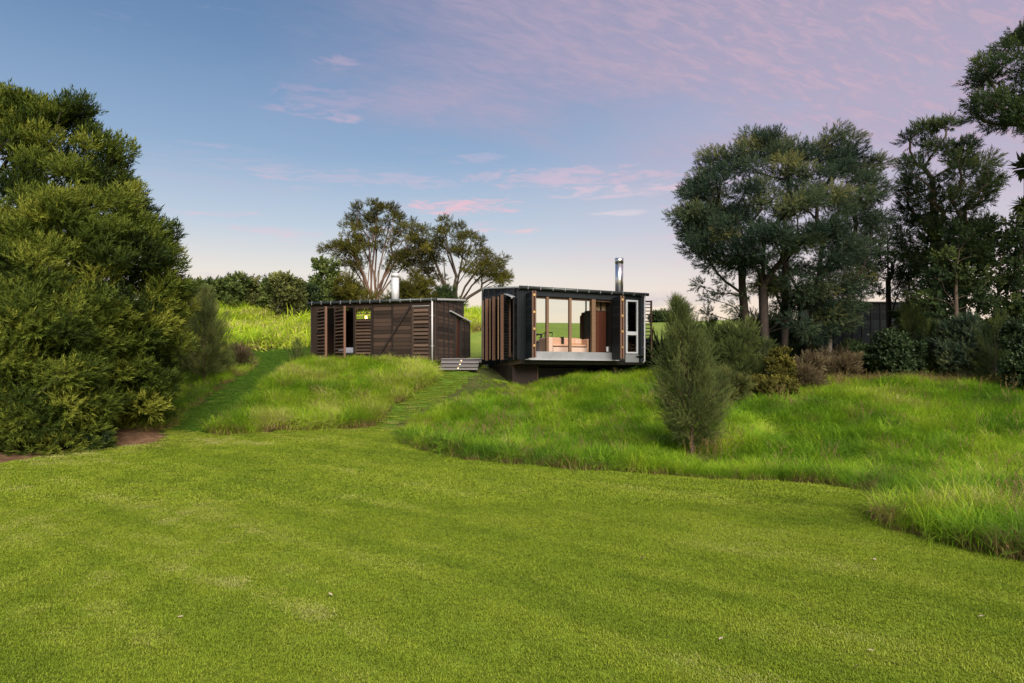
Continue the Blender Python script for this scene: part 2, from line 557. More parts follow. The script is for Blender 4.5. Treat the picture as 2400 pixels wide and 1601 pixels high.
ctrl += [(X(860, 46), 46, 5.9), (X(1050, 46), 46, 5.8), (X(500, 48), 48, 5.9), (-40, 45, 5.5), (-30, 25, 1.6), (-20, 14, .3), (-22, 32, 3.0), (-60, 70, 7), (-20, 75, 7.5),
         (30, 12, .2), (28, 22, 2.0), (40, 40, 4.0), (70, 75, 7.2), (-90, 20, 1.0), (90, 20, 1.5), (-80, 120, 5), (0, 120, 5.5), (90, 120, 5), (0, -50, 0), (-70, -40, 0), (70, -40, 0)]
CT = np.array(ctrl)


def _U(r2):
    return r2 * np.log(r2 + 1e-9) * 0.5


_S = 20.0
_xy = CT[:, :2] / _S
_n = len(CT)
_A = np.zeros((_n + 3, _n + 3))
_A[:_n, :_n] = _U(((_xy[:, None] - _xy[None]) ** 2).sum(-1)) + np.eye(_n) * 2e-4
_A[:_n, _n] = 1
_A[:_n, _n + 1:] = _xy
_A[_n:, :_n] = _A[:_n, _n:].T
_w = np.linalg.solve(_A, np.concatenate([CT[:, 2], np.zeros(3)]))


def hz(x, y):
    """height of the ground"""
    x, y = np.asarray(x, float), np.asarray(y, float)
    sh = x.shape
    q = np.stack([x.ravel(), y.ravel()], -1) / _S
    z = np.empty(len(q))
    for i in range(0, len(q), 20000):
        p = q[i:i + 20000]
        z[i:i + 20000] = _U(((p[:, None] - _xy[None]) ** 2).sum(-1)) @ _w[:_n] + _w[_n] + p @ _w[_n + 1:]
    z = z.reshape(sh)
    far = np.clip((np.hypot(x * .8, y - 15) - 75) / 45, 0, 1)
    far = far * far * (3 - 2 * far)
    z = np.clip(z, -1.5, 9.5) * (1 - far) + 2.5 * far
    return z


def pl(*pts):
    return [(X(px, y), y) for px, y in pts]


MOUND = pl((490, 18.0), (600, 18.35), (700, 18.6), (790, 18.7), (850, 18.65), (905, 20), (965, 21.7), (1008, 23.2), (1028, 24.1), (1005, 24.7), (870, 25.2), (728, 26.2), (704, 26.6), (664, 24.1), (578, 20.5))
LAWN_EDGE = [(893, 19.3), (905, 18.3), (930, 17.4), (1000, 15.05), (1100, 13.6), (1190, 13.15), (1280, 12.8), (1400, 12.5), (1500, 12.2), (1650, 11.5), (1800, 11), (1900, 10.8), (2000, 10.3), (2070, 9.7), (2080, 9.2), (2066, 8.5), (2080, 7.9), (2200, 7.3), (2400, 6.5), (2700, 5.6)]
LAWN_EDGE[0:2] = [(915, 18.7), (918, 18.1)]
BANK = pl(*LAWN_EDGE, (3000, 9), (2900, 16), (2700, 20.5), (2400, 20.5), (2050, 20.6), (1900, 21.6), (1800, 22.6), (1640, 24.5), (1560, 27), (1515, 26), (1445, 24.4), (1250, 23.9), (1165, 23.7), (1140, 24.2), (1105, 23.9), (1085, 23.2), (1062, 22.2), (1015, 20.9), (965, 19.9), (930, 19.2))
BACK = pl((250, 33), (430, 31.8), (560, 31.2), (720, 30.6), (900, 31.5), (1050, 33), (1125, 34.6), (1150, 37), (1150, 43), (900, 46), (430, 46), (200, 44))
VERGE = pl((345, 16.3), (392, 17.6), (440, 19.4), (528, 22.2), (590, 25.2), (600, 27.5), (560, 29.8), (430, 31.8), (250, 33), (150, 28), (250, 20))
PATH_L = pl((395, 17.2), (490, 18.0), (578, 20.5), (664, 24.1), (704, 26.6), (728, 26.6), (740, 30.4), (560, 31.2), (560, 29.8), (600, 27.5), (590, 25.2), (528, 22.2), (440, 19.4))
PATH_C = pl((850, 18.65), (905, 20), (965, 21.7), (1008, 23.2), (1028, 24.3), (1130, 24.2), (1105, 23.9), (1085, 23.2), (1062, 22.2), (1015, 20.9), (965, 19.9), (930, 19.2), (915, 18.7))
DIRT = [(X(-700, 10), 10.0), (X(-300, 12.5), 12.5), (X(0, 13.0), 13.0), (X(240, 14.7), 14.7), (X(375, 15.6), 15.6), (X(385, 16.6), 16.6), (X(330, 18), 18), (-12, 22), (-22, 20), (-20, 11)]

xs = np.concatenate([-np.geomspace(21, 700, 26)[::-1], np.arange(-20.4, 20.41, .17), np.geomspace(21, 700, 26)])
ys = np.concatenate([-np.geomspace(1, 60, 9)[::-1], np.arange(0, 30, .17), np.geomspace(30, 90, 60), np.geomspace(95, 1500, 18)])
GX, GY = np.meshgrid(xs, ys)
GZ = hz(GX, GY)
_bank = inside(BANK, GX, GY) | inside(MOUND, GX, GY) | inside(BACK, GX, GY)
GZ = GZ + _bank * (fbm(GX * .8, GY * .9, 3) - .5) * .46 * np.clip(edge_dist(BANK, GX, GY) * 1.2, 0, 1)
GZ = GZ + (fbm(GX * .5, GY * .5, 8) - .5) * .03
_cx, _cy = (GX[1:, 1:] + GX[:-1, :-1]) / 2, (GY[1:, 1:] + GY[:-1, :-1]) / 2
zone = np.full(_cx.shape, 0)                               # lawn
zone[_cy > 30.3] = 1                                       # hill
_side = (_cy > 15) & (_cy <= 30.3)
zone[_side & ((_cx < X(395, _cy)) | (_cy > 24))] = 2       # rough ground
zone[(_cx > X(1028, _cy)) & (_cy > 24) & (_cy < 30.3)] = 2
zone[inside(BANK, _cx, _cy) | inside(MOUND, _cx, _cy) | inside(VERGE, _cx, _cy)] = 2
zone[inside(BACK, _cx, _cy)] = 1
zone[inside(PATH_L, _cx, _cy)] = 3
zone[inside(PATH_C, _cx, _cy)] = 4
zone[inside(DIRT, _cx, _cy)] = 5
_up = (_cy > 25) & (_cx > X(1020, _cy)) & (_cx < X(1150, _cy)) & (_cy < 36)
zone[_up] = 6
dirt_v = inside(DIRT, GX, GY) * np.clip(edge_dist(DIRT, GX, GY) / .5, 0, 1)
nvx = len(xs)
_iy, _ix = np.mgrid[0:len(ys) - 1, 0:nvx - 1]
quad = np.stack([_iy * nvx + _ix, _iy * nvx + _ix + 1, (_iy + 1) * nvx + _ix + 1, (_iy + 1) * nvx + _ix], -1)
allv = np.stack([GX, GY, GZ], -1).reshape(-1, 3)


def ground_mat(name, stops, straw_amt=0.0, straw=(.30, .24, .10), scale=1.0, bump=.5, fine=120.0):
    m, t = new_mat(name)
    g = t.n('ShaderNodeNewGeometry')
    pos = g.outputs['Position']
    n1 = t.noise(pos, .55 * scale, 4, .6)
    n2 = t.noise(pos, fine, 3, .6)
    n3 = t.noise(pos, 5.0 * scale, 4, .6)
    f = t.m('ADD', t.m('MULTIPLY', n1, .42), t.m('ADD', t.m('MULTIPLY', n2, .40), t.m('MULTIPLY', n3, .18)))
    c = t.ramp(f, stops)
    if straw_amt:
        c = t.mix(t.m('MULTIPLY', t.step(n3, .45, .75), straw_amt), c, straw)
    p = t.n('ShaderNodeBsdfPrincipled', Roughness=.85)
    p.inputs['Specular IOR Level'].default_value = .15
    t.put(p.inputs['Base Color'], c)
    if bump:
        b = t.n('ShaderNodeBump', Strength=bump, Distance=.02, Height=n2)
        t.put(p.inputs['Normal'], b.outputs[0])
    t.n('ShaderNodeOutputMaterial', Surface=p.outputs[0])
    return m


GM = {
    'lawn': ground_mat('mown_lawn', [(.30, (.11, .170, .011)), (.5, (.165, .240, .014)), (.7, (.235, .30, .022))], .12),
    'hill': ground_mat('hill_pasture', [(.30, (.115, .165, .026)), (.5, (.165, .225, .032)), (.72, (.235, .29, .048))], .18, (.36, .33, .10), .35, .0, 6.0),
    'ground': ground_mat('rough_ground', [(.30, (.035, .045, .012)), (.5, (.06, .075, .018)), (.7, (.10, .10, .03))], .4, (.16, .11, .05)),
    'path': ground_mat('mown_path', [(.30, (.055, .110, .010)), (.5, (.080, .150, .012)), (.7, (.120, .190, .018))], .1),
    'dirt': ground_mat('leaf_litter', [(.32, (.060, .032, .017)), (.5, (.135, .074, .040)), (.66, (.24, .145, .08))], .4, (.30, .20, .11), 1.0, .9, 26.0)}
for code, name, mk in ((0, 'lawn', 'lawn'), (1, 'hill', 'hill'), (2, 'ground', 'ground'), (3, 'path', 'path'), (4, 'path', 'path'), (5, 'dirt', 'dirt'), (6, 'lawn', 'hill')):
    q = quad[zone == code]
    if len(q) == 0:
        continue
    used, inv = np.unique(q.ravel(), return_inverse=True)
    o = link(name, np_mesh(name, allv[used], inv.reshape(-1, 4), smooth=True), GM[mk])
    tag(o, {0: 'smooth mown lawn filling the foreground', 1: 'green pasture hill rising behind the cabins', 2: 'rough ground under the long grass and bushes',
            3: 'mown grass path curving up past the left cabin', 4: 'narrow mown path climbing to the deck steps', 5: 'bare reddish leaf litter under the big left tree',
            6: 'mown grass rising between the two cabins'}[code], kind='structure')


# ------------------------------------------------------------------ grass
def blade_tuft(name, nblade, spread, hmin, hmax, width, bend, segs, mat, seed):
    """a tuft of curved blades; attributes h (0 root .. 1 tip) and own (per blade)"""
    r = np.random.default_rng(seed)
    V, Q, T, H, O = [], [], [], [], []
    for i in range(nblade):
        a, rad = r.uniform(0, 2 * math.pi), spread * math.sqrt(r.uniform())
        bx, by = rad * math.cos(a), rad * math.sin(a)
        L = r.uniform(hmin, hmax)
        la, lean, curl = r.uniform(0, 2 * math.pi), r.uniform(.05, .35) * bend, r.uniform(.2, 1.0) * bend
        wd = width * r.uniform(.7, 1.3)
        sx, sy = -math.sin(la) * wd, math.cos(la) * wd
        own = r.uniform()
        b = len(V)
        x = z = 0.0
        for k in range(segs + 1):
            t = k / segs
            ang = lean + curl * t * t * 1.5
            if k:
                x += L / segs * math.sin(ang)
                z += L / segs * math.cos(ang)
            px, py = bx + x * math.cos(la), by + x * math.sin(la)
            if k < segs:
                f = 1 - .55 * t
                V += [(px - sx * f, py - sy * f, z), (px + sx * f, py + sy * f, z)]
                H += [t, t]
                O += [own, own]
            else:
                V.append((px, py, z))
                H.append(1.0)
                O.append(own)
        for k in range(segs - 1):
            c = b + 2 * k
            Q.append((c, c + 1, c + 3, c + 2))
        c = b + 2 * (segs - 1)
        T.append((c, c + 1, c + 2))
    me = np_mesh(name, V, np.array(Q, np.int32).reshape(-1, 4) if Q else None, T, {'h': H, 'own': O})
    me.materials.append(mat)
    return bpy.data.objects.new(name, me)


def scatter(name, pts, rot, scl, tint, dry, var, templates, label):
    """one object that stands tufts on points (geometry nodes)"""
    me = np_mesh(name, pts, attrs={'rot': rot, 'scl': scl, 'tint': tint, 'dry': dry, 'var': var})
    o = link(name, me)
    tag(o, label, kind='stuff')
    ng = bpy.data.node_groups.new(name, 'GeometryNodeTree')
    ng.interface.new_socket('Geometry', in_out='INPUT', socket_type='NodeSocketGeometry')
    ng.interface.new_socket('Geometry', in_out='OUTPUT', socket_type='NodeSocketGeometry')
    N, L = ng.nodes, ng.links
    gi, go = N.new('NodeGroupInput'), N.new('NodeGroupOutput')
    iop = N.new('GeometryNodeInstanceOnPoints')
    jn = N.new('GeometryNodeJoinGeometry')
    for t in templates[::-1]:
        oi = N.new('GeometryNodeObjectInfo')
        oi.inputs['Object'].default_value = t
        gt = N.new('GeometryNodeGeometryToInstance')
        L.new(oi.outputs['Geometry'], gt.inputs[0])
        L.new(gt.outputs[0], jn.inputs[0])

    def named(k, typ):
        a = N.new('GeometryNodeInputNamedAttribute')
        a.data_type = typ
        a.inputs['Name'].default_value = k
        return a.outputs['Attribute']
    L.new(gi.outputs[0], iop.inputs['Points'])
    L.new(jn.outputs[0], iop.inputs['Instance'])
    iop.inputs['Pick Instance'].default_value = True
    L.new(named('var', 'FLOAT'), iop.inputs['Instance Index'])
    L.new(named('rot', 'FLOAT_VECTOR'), iop.inputs['Rotation'])
    L.new(named('scl', 'FLOAT_VECTOR'), iop.inputs['Scale'])
    L.new(iop.outputs[0], go.inputs[0])
    md = o.modifiers.new('tufts', 'NODES')
    md.node_group = ng
    return o


GRASS = [(0.0, (.060, .130, .018)), (.35, (.150, .300, .018)), (.6, (.275, .445, .022)), (.85, (.45, .55, .040)), (1.0, (.54, .48, .20))]
M['long_grass'] = leafy('long_grass', GRASS, .42, .55, instanced=True, straw=(.30, .215, .09), spec=.12)
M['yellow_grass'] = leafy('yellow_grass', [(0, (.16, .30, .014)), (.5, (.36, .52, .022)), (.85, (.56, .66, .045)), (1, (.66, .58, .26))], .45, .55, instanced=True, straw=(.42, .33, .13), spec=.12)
M['lawn_blade'] = leafy('lawn_blade', [(0, (.120, .195, .014)), (.4, (.232, .318, .023)), (.7, (.335, .405, .036)), (1, (.48, .46, .16))], .35, .55, instanced=True, straw=(.16, .15, .05))
long_t = [blade_tuft('tuft', 84, .18, .24, .60, .0040, 1.35, 4, M['long_grass'], 20 + i) for i in range(4)]
long_t += [blade_tuft('tuft', 76, .19, .22, .58, .0040, 2.1, 4, M['long_grass'], 30 + i) for i in range(2)]
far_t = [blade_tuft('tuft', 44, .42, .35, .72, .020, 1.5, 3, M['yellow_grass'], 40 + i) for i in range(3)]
lawn_t = [blade_tuft('turf', 230, .13, .015, .030, .0028, 1.3, 2, M['lawn_blade'], 50 + i) for i in range(4)]
lawn_f = [blade_tuft('turf', 170, .20, .018, .034, .0056, 1.2, 2, M['lawn_blade'], 60 + i) for i in range(3)]


M['path_blade'] = leafy('path_blade', [(0, (.050, .135, .012)), (.4, (.090, .200, .016)), (.8, (.15, .26, .022)), (1, (.26, .30, .06))], .35, .55, instanced=True, straw=(.09, .12, .03))
lawn_p = [blade_tuft('turf', 170, .20, .018, .034, .0056, 1.2, 2, M['path_blade'], 65 + i) for i in range(3)]


def spread_pts(poly, dens, seed):
    r = np.random.default_rng(seed)
    P = np.array(poly)
    lo, hi = P.min(0), P.max(0)
    n = int((hi[0] - lo[0]) * (hi[1] - lo[1]) * dens)
    x, y = r.uniform(lo[0], hi[0], n), r.uniform(lo[1], hi[1], n)
    k = inside(poly, x, y)
    return x[k], y[k], r


def ground_z(x, y):
    """height of the built ground sheets (bilinear on the grid)"""
    i = np.clip(np.searchsorted(xs, x) - 1, 0, len(xs) - 2)
    j = np.clip(np.searchsorted(ys, y) - 1, 0, len(ys) - 2)
    fx, fy = (x - xs[i]) / (xs[i + 1] - xs[i]), (y - ys[j]) / (ys[j + 1] - ys[j])
    return GZ[j, i] * (1 - fx) * (1 - fy) + GZ[j, i + 1] * fx * (1 - fy) + GZ[j + 1, i] * (1 - fx) * fy + GZ[j + 1, i + 1] * fx * fy


def gz(x, y):
    return float(ground_z(np.array([x]), np.array([y]))[0])


def mound_height(x, y):
    """lower along the mown path and towards the cabin wall"""
    d = edge_dist(pl((490, 18.0), (578, 20.5), (664, 24.1), (704, 26.6)), x, y, False)
    return np.clip(.72 + d / 1.6, 0, 1) * np.clip(1.0 - (y - 22.8) * .13, .62, 1)


def bank_height(x, y):
    """trodden low beside the climbing path and thin in the dry shade of the black cabin"""
    d = edge_dist(pl((918, 18.1), (915, 18.7), (930, 19.2), (965, 19.9), (1015, 20.9), (1062, 22.2), (1085, 23.2), (1105, 23.9)), x, y, False)
    k = np.clip(.28 + d / 1.5, 0, 1)
    px = x / y * FPX + 1200
    sh = np.clip((y - 21.2) / 1.6, 0, 1) * np.clip((1330 - px) / 80, 0.25, 1) * (px > 1090)
    k = k * np.clip(np.hypot(x - X(1622, 14.1), (y - 13.9) * .8) / .75, .18, 1)
    return k * (1 - .62 * sh)


def long_grass(name, poly, dens, seed, label, tint0, templates, hscale=1.0, thin=None, dry0=-.02, wild=.34, edge_dry=.40, hmul=None, dead_amt=.13):
    x, y, r = spread_pts(poly, dens, seed)
    inv = (np.abs(x) < .82 * y + 1.0)
    x, y = x[inv], y[inv]
    if thin is not None:
        k = r.uniform(size=len(x)) < thin(x, y)
        x, y = x[k], y[k]
    n = len(x)
    e = edge_dist(poly, x, y)
    patch = fbm(x * .75, y * .75, seed + 5)
    patch2 = fbm(x * 2.1, y * 2.1, seed + 9)
    big_ = fbm(x * .55 + 7, y * .8, seed + 13)
    s = hscale * (.30 + .75 * patch2 + .75 * big_) * r.uniform(.75, 1.2, n)
    if hmul is not None:
        s = s * hmul(x, y)
    tint = np.clip(tint0 + (patch - .5) * 1.1 + (patch2 - .5) * .7 + r.normal(0, .10, n), 0.05, .93)
    dead = r.uniform(size=n) < dead_amt * np.clip((fbm(x * 1.1, y * 1.1, seed + 21) - .58) / .12, 0, 1) + .03
    tint[dead] = .97
    dry = np.clip(dry0 + (.5 - patch) * .4 + edge_dry * np.exp(-e / .38) + r.normal(0, .08, n), 0, .85)
    dry[dead] = .9
    flat_ = np.clip((fbm(x * .9 + 3, y * .9, seed + 31) - .56) / .10, 0, 1)      # beaten-down patches lean one way
    rot = np.stack([r.normal(0, wild * .5, n) + .55 * flat_, r.normal(0, wild * .5, n) + .5 * flat_ * np.sin(x * .7), r.uniform(0, 2 * math.pi, n) * (1 - .8 * flat_)], -1)
    sc = np.stack([s * r.uniform(.9, 1.25, n), s * r.uniform(.9, 1.25, n), s], -1)
    z = ground_z(x, y) - .02
    return scatter(name, np.stack([x, y, z], -1), rot, sc, tint, dry, r.integers(0, len(templates), n), templates, label)


def seed_stalk(name, seed):
    """a few thin dry flowering stalks, each with a feathery head"""
    r = np.random.default_rng(seed)
    V, Q, T, H, O = [], [], [], [], []
    for i in range(7):
        a, L = r.uniform(0, 6.28), r.uniform(.55, .85)
        bx, by = r.normal(0, .09, 2)
        ln = r.uniform(.08, .4)
        dx_, dy_ = math.cos(a) * ln, math.sin(a) * ln
        b = len(V)
        for q in (0, .5, 1.0):
            V += [(bx + dx_ * q * q * L - .0016, by + dy_ * q * q * L, L * q), (bx + dx_ * q * q * L + .0016, by + dy_ * q * q * L, L * q)]
        Q += [(b, b + 1, b + 3, b + 2), (b + 2, b + 3, b + 5, b + 4)]
        for k in range(8):
            c, e = len(V), r.uniform(0, 6.28)
            z = L * (.80 + .2 * k / 7)
            q = z / L
            px, py = bx + dx_ * q * q * L, by + dy_ * q * q * L
            V += [(px, py, z), (px + math.cos(e) * .018 - .003, py + math.sin(e) * .018, z + .03), (px + math.cos(e) * .03, py + math.sin(e) * .03, z + .015)]
            T.append((c, c + 1, c + 2))
    me = np_mesh(name, V, np.array(Q, np.int32), T, {'h': np.full(len(V), .5), 'own': np.full(len(V), .5)})
    me.materials.append(M['long_grass'])
    return bpy.data.objects.new(name, me)


def shade_thin(x, y):
    """long grass thins out under the bushes of the right bank"""
    px = x / y * FPX + 1200
    k = np.where((px > 1640) & (px < 1930) & (y > 18.6), .25, 1.0)
    return np.where((px > 1930) & (y > 20), .4, k)


def trodden(x, y):
    """the worn strip beside the climbing path"""
    return np.clip(edge_dist(pl((915, 18.7), (930, 19.2), (965, 19.9), (1015, 20.9), (1062, 22.2), (1085, 23.2)), x, y, False) / .6, .3, 1) * shade_thin(x, y)


long_grass('long_grass', MOUND, 70, 101, 'mound of long bright green grass in front of the left cabin', .68, long_t, 1.02, dead_amt=.03, hmul=mound_height)
long_grass('long_grass', BANK, 62, 102, 'bank of long green grass below the black cabin and along the right of the lawn', .47, long_t, .84, trodden, hmul=bank_height)
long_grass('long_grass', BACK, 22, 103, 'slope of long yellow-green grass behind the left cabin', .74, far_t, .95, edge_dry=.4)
long_grass('long_grass', VERGE, 22, 104, 'straggly long grass between the left tree and the mown path', .50, long_t, .75, wild=.5)


stalk_t = [seed_stalk('seed_stalk', 90 + i) for i in range(3)]
for poly_, dn, sd, lb_ in ((MOUND, 1.1, 111, 'dry seed stalks standing over the mound of long grass'), (BANK, 1.3, 112, 'dry seed stalks standing over the right-hand bank')):
    x_, y_, r_ = spread_pts(poly_, dn, sd)
    k_ = (fbm(x_ * .7, y_ * .7, sd) > .44) & (np.abs(x_) < .82 * y_ + 1) & (edge_dist(poly_, x_, y_) > .25) & (y_ < 23)
    x_, y_ = x_[k_], y_[k_]
    n_ = len(x_)
    scatter('seed_stalks', np.stack([x_, y_, ground_z(x_, y_)], -1), np.stack([r_.normal(0, .12, n_), r_.normal(0, .12, n_), r_.uniform(0, 6.28, n_)], -1), np.repeat(r_.uniform(.6, 1.0, n_)[:, None], 3, 1),
            np.full(n_, .97), np.full(n_, .9), r_.integers(0, 3, n_), stalk_t, lb_)


def turf(name, region, y0, y1, cell, templates, label, tintf, seed, hs=1.0):
    r = np.random.default_rng(seed)
    w1 = .80 * y1 + .6
    x, y = np.meshgrid(np.arange(-w1, w1, cell), np.arange(y0, y1, cell))
    x, y = x.ravel() + r.uniform(-.7, .7, x.size) * cell, y.ravel() + r.uniform(-.7, .7, y.size) * cell
    k = (np.abs(x) < .80 * y + .6) & region(x, y)
    x, y = x[k], y[k]
    n = len(x)
    rot = np.stack([r.normal(0, .02, n), r.normal(0, .02, n), r.uniform(0, 6.28, n)], -1)
    s = r.uniform(.85, 1.2, n)
    sc = np.stack([s, s, s * hs * (.9 + .2 * fbm(x * 3, y * 3, seed))], -1)
    scatter(name, np.stack([x, y, ground_z(x, y) - .001], -1), rot, sc, tintf(x, y, r), np.clip(r.normal(.12, .06, n), 0, .4), r.integers(0, len(templates), n), templates, label)


def lawn_zone(x, y):
    return ~(inside(BANK, x, y) | inside(MOUND, x, y) | inside(DIRT, x, y) | inside(PATH_L, x, y) | inside(VERGE, x, y))


def lawn_tint(x, y, r):
    s1 = fbm((x * .62 + y * .78) * 5.2, (y * .62 - x * .78) * .40, 31, 3)      # mower lines, slanting
    s2 = fbm(x * 5.5, y * .35, 37, 3)
    p = fbm(x * .35, y * .35, 33)
    q = fbm(x * 2.2, y * 2.2, 35)
    t = .50 + (s1 - .5) * .80 + (s2 - .5) * .55 * np.clip((-x) / 4, 0, 1) + (p - .5) * .26 + (q - .5) * .14
    e = np.minimum(edge_dist(BANK, x, y), edge_dist(MOUND, x, y))
    t = t + .10 * np.exp(-((e - .1) / .12) ** 2)
    bare = np.exp(-((x - X(540, 16.3)) / 1.4) ** 2 - ((y - 16.6) / .7) ** 2)
    t = t + .08 * np.clip((fbm(x * 1.3 + 9, y * 1.3, 57, 3) - .60) / .08, 0, 1)
    t = t + .35 * bare + .3 * np.exp(-edge_dist(DIRT, x, y) / .35)
    green = np.exp(-((x - X(1980, 8.4)) / .8) ** 2 - ((y - 8.3) / .35) ** 2)  # shade of the lawn slope facing away, painted in as a darker tint
    t = t - .3 * green
    t = t + r.normal(0, .03, len(x))
    return np.clip(t, .02, .98)


def path_tint(x, y, r):
    return np.clip(.40 + (fbm(x * 1.5, y * 1.5, 44) - .5) * .5 + r.normal(0, .05, len(x)), 0, 1)


turf('lawn_grass', lawn_zone, 2.6, 9.5, .11, lawn_t, 'short mown grass blades of the near lawn', lawn_tint, 71)
turf('lawn_grass', lambda x, y: lawn_zone(x, y) & ~((y > 20) & ~inside(PATH_C, x, y)), 9.3, 24.2, .17, lawn_f, 'short mown grass blades of the far lawn', lawn_tint, 72, 1.1)
turf('path_grass', lambda x, y: inside(PATH_L, x, y), 16.5, 31.0, .15, lawn_p, 'short darker grass blades of the mown path', path_tint, 73, 1.3)

# ------------------------------------------------------------------ left cabin: brown weathered boards
A_O, A_ROT = (-7.64, 25.91, 0.0), R(-16)
B_O, B_ROT = (0.23, 23.0, 0.0), R(25)


def to_local(org, rot, x, y):
    dx_, dy_ = x - org[0], y - org[1]
    return dx_ * math.cos(rot) + dy_ * math.sin(rot), -dx_ * math.sin(rot) + dy_ * math.cos(rot)


def frame_group(name, label, cat, org, rot):
    o = empty(name, org, rot)
    return tag(o, label, cat)


cabA = frame_group('timber_cabin', 'low cabin clad in brown weathered boards with slatted shutters, left of the deck steps', 'cabin', A_O, A_ROT)
WA, DA = 5.11, 2.8


def boards_h(parent, mat, u0, u1, v, z0, z1, pitch, along='x', depth=.03, lean=True, name='board', ztop=None):
    """horizontal cladding boards, one object each; along = local axis they run on"""
    k = 0
    z = z0
    while z < z1 - .03:
        h = min(pitch, z1 - z)
        L, c = (u1 - u0), (u0 + u1) / 2
        jit = random.uniform(-.002, .002)
        if along == 'x':
            piece(name, mat, parent, (c, v + jit, z + h / 2), (L, depth, h - .010), (R(-3 if lean else 0), 0, 0))
        else:
            piece(name, mat, parent, (v + jit, c, z + h / 2), (L, depth, h - .010), (R(-3 if lean else 0), 0, R(90)))
        z += pitch
        k += 1


# shell
m = MB()
zb, zt = 2.30, 4.50
m.box(0, WA, .06, .10, 4.32, zt)                                   # header behind the fascia
m.box(2.58, 4.9, .05, .09, zb, 4.32)
m.box(0.02, .26, .05, .09, zb, 4.32)
m.box(4.9, WA - .06, .05, .09, zb, 4.32)
wallA = m.build('wall', M['cedar_dark'], cabA)
m = MB()
m.box(.02, .06, .10, DA, zb, 4.5)
m.build('wall', M['inside'], cabA)
m = MB()                                                            # back wall with a high window opening
m.box(.06, .35, DA - .05, DA, zb, 4.74)
m.box(.35, 1.25, DA - .05, DA, zb, 4.02)
m.box(1.25, WA - .06, DA - .05, DA, zb, 4.74)
bw = m.build('wall', M['inside'], cabA)
wn = MB().box(.35, 1.25, DA - .03, DA - .02, 4.02, 4.74).build('window', M['glass'], cabA)
m = MB()
m.box(.35, 1.25, DA - .055, DA + .005, 4.0, 4.04).box(.35, .38, DA - .055, DA + .005, 4.04, 4.74).box(1.22, 1.25, DA - .055, DA + .005, 4.04, 4.74)
m.build('frame', M['mullion'], wn)
m = MB()
m.box(.0, WA, .06, DA, 2.34, 2.50)
m.build('floor', M['lining'], cabA)
m = MB()
m.prism([(.25, 1.85), (.25, 2.33), (DA - .1, 2.33), (DA - .1, 1.85)], 'x', .15, WA - .15)
m.build('plinth', M['dark_wood'], cabA)
# side wall (local x = WA), boards and battens
side = MB()
side.prism([(.08, zb), (1.87, zb), (1.87, 4.62), (.08, 4.46)], 'x', WA - .06, WA - .01)
side.prism([(1.87, 4.10), (2.49, 4.04), (DA, 4.03), (DA, 4.72), (1.87, 4.63)], 'x', WA - .06, WA - .01)
side.prism([(2.49, zb), (3.57, zb), (3.57, 3.93), (2.49, 4.02)], 'x', WA - .06, WA - .01)
side = side.build('wall', M['cedar_dark'], cabA)


def zslope(t):
    return 4.50 + .095 * t


z = zb
while z < 4.76:
    zc = z + .07
    segs = []
    t1 = 1.87 if z > 2.4 or True else 2.49
    if zc < zslope(1.0):
        segs.append((.10, min(1.86, 1.86)))
    if zc < 3.94:
        segs.append((2.50, 3.56))
    if zc > 4.13 and zc < zslope(2.4) - .02:
        segs.append((1.88, DA - .01))
    for (a, b) in segs:
        if zc + .07 > zslope(a):
            a = min(b - .1, (zc + .07 - 4.50) / .095)
        piece('board', M['cedar'], side, (WA, (a + b) / 2, zc), (b - a, .028, .13), (R(-3), 0, R(90)))
    z += .14
m = MB().box(WA - .05, WA - .04, 1.87, 2.49, 2.5, 4.08).build('door', M['redwood'], cabA)
MB().box(WA - .038, WA - .02, 2.36, 2.40, 3.30, 3.46).build('handle', M['dark_wood'], m)
for t, z0, z1 in ((.12, zb, 4.50), (.72, zb, 4.56), (1.19, zb, 4.60), (1.68, zb, 4.64), (1.86, zb, 4.12), (2.13, 4.12, 4.68), (2.50, zb, 4.02), (2.59, 4.10, 4.72), (DA - .02, 4.06, 4.74), (2.95, zb, 3.96), (3.25, zb, 3.94), (3.55, zb, 3.92)):
    piece('batten', M['black_dull'], cabA, (WA + .022, t, (z0 + z1) / 2), (z1 - z0, .032, .045), (0, R(90), 0))
MB().prism([(1.26, 4.20), (3.62, 3.96), (3.62, 4.01), (1.26, 4.25)], 'x', WA - .02, WA + .09).build('flashing', M['galv'], cabA)
MB().prism([(DA, 4.04), (3.58, 3.96), (3.58, 3.92), (DA, 3.99)], 'x', 3.6, WA - .02).build('annex_roof', M['charcoal'], cabA)
MB().box(3.6, WA - .06, 3.53, 3.57, zb, 3.92).build('wall', M['cedar_dark'], cabA)
# roof, fascia, gutter with brackets
roofA = MB().prism([(-.04, 4.50), (DA + .1, 4.77), (DA + .1, 4.83), (-.04, 4.56)], 'x', -.05, WA + .05).build('roof', M['charcoal'], cabA)
m = MB().prism([(.0, 4.50), (DA + .1, 4.79), (DA + .1, 4.845), (.0, 4.57)], 'x', WA + .052, WA + .085)
m.build('verge', M['galv'], roofA)
gut = MB().tube([(-.06, -.075, 4.52), (WA + .02, -.075, 4.525)], .058, 10).build('gutter', M['gutter'], cabA, smooth=True)
for i in range(13):
    MB().box(-.006, .006, -.137, -.02, -.062, .062).build('bracket', M['galv'], gut, loc=(.12 + i * .405, 0, 4.522))
piece('fascia', M['cedar'], cabA, (WA / 2, .03, 4.405), (WA, .035, .15))
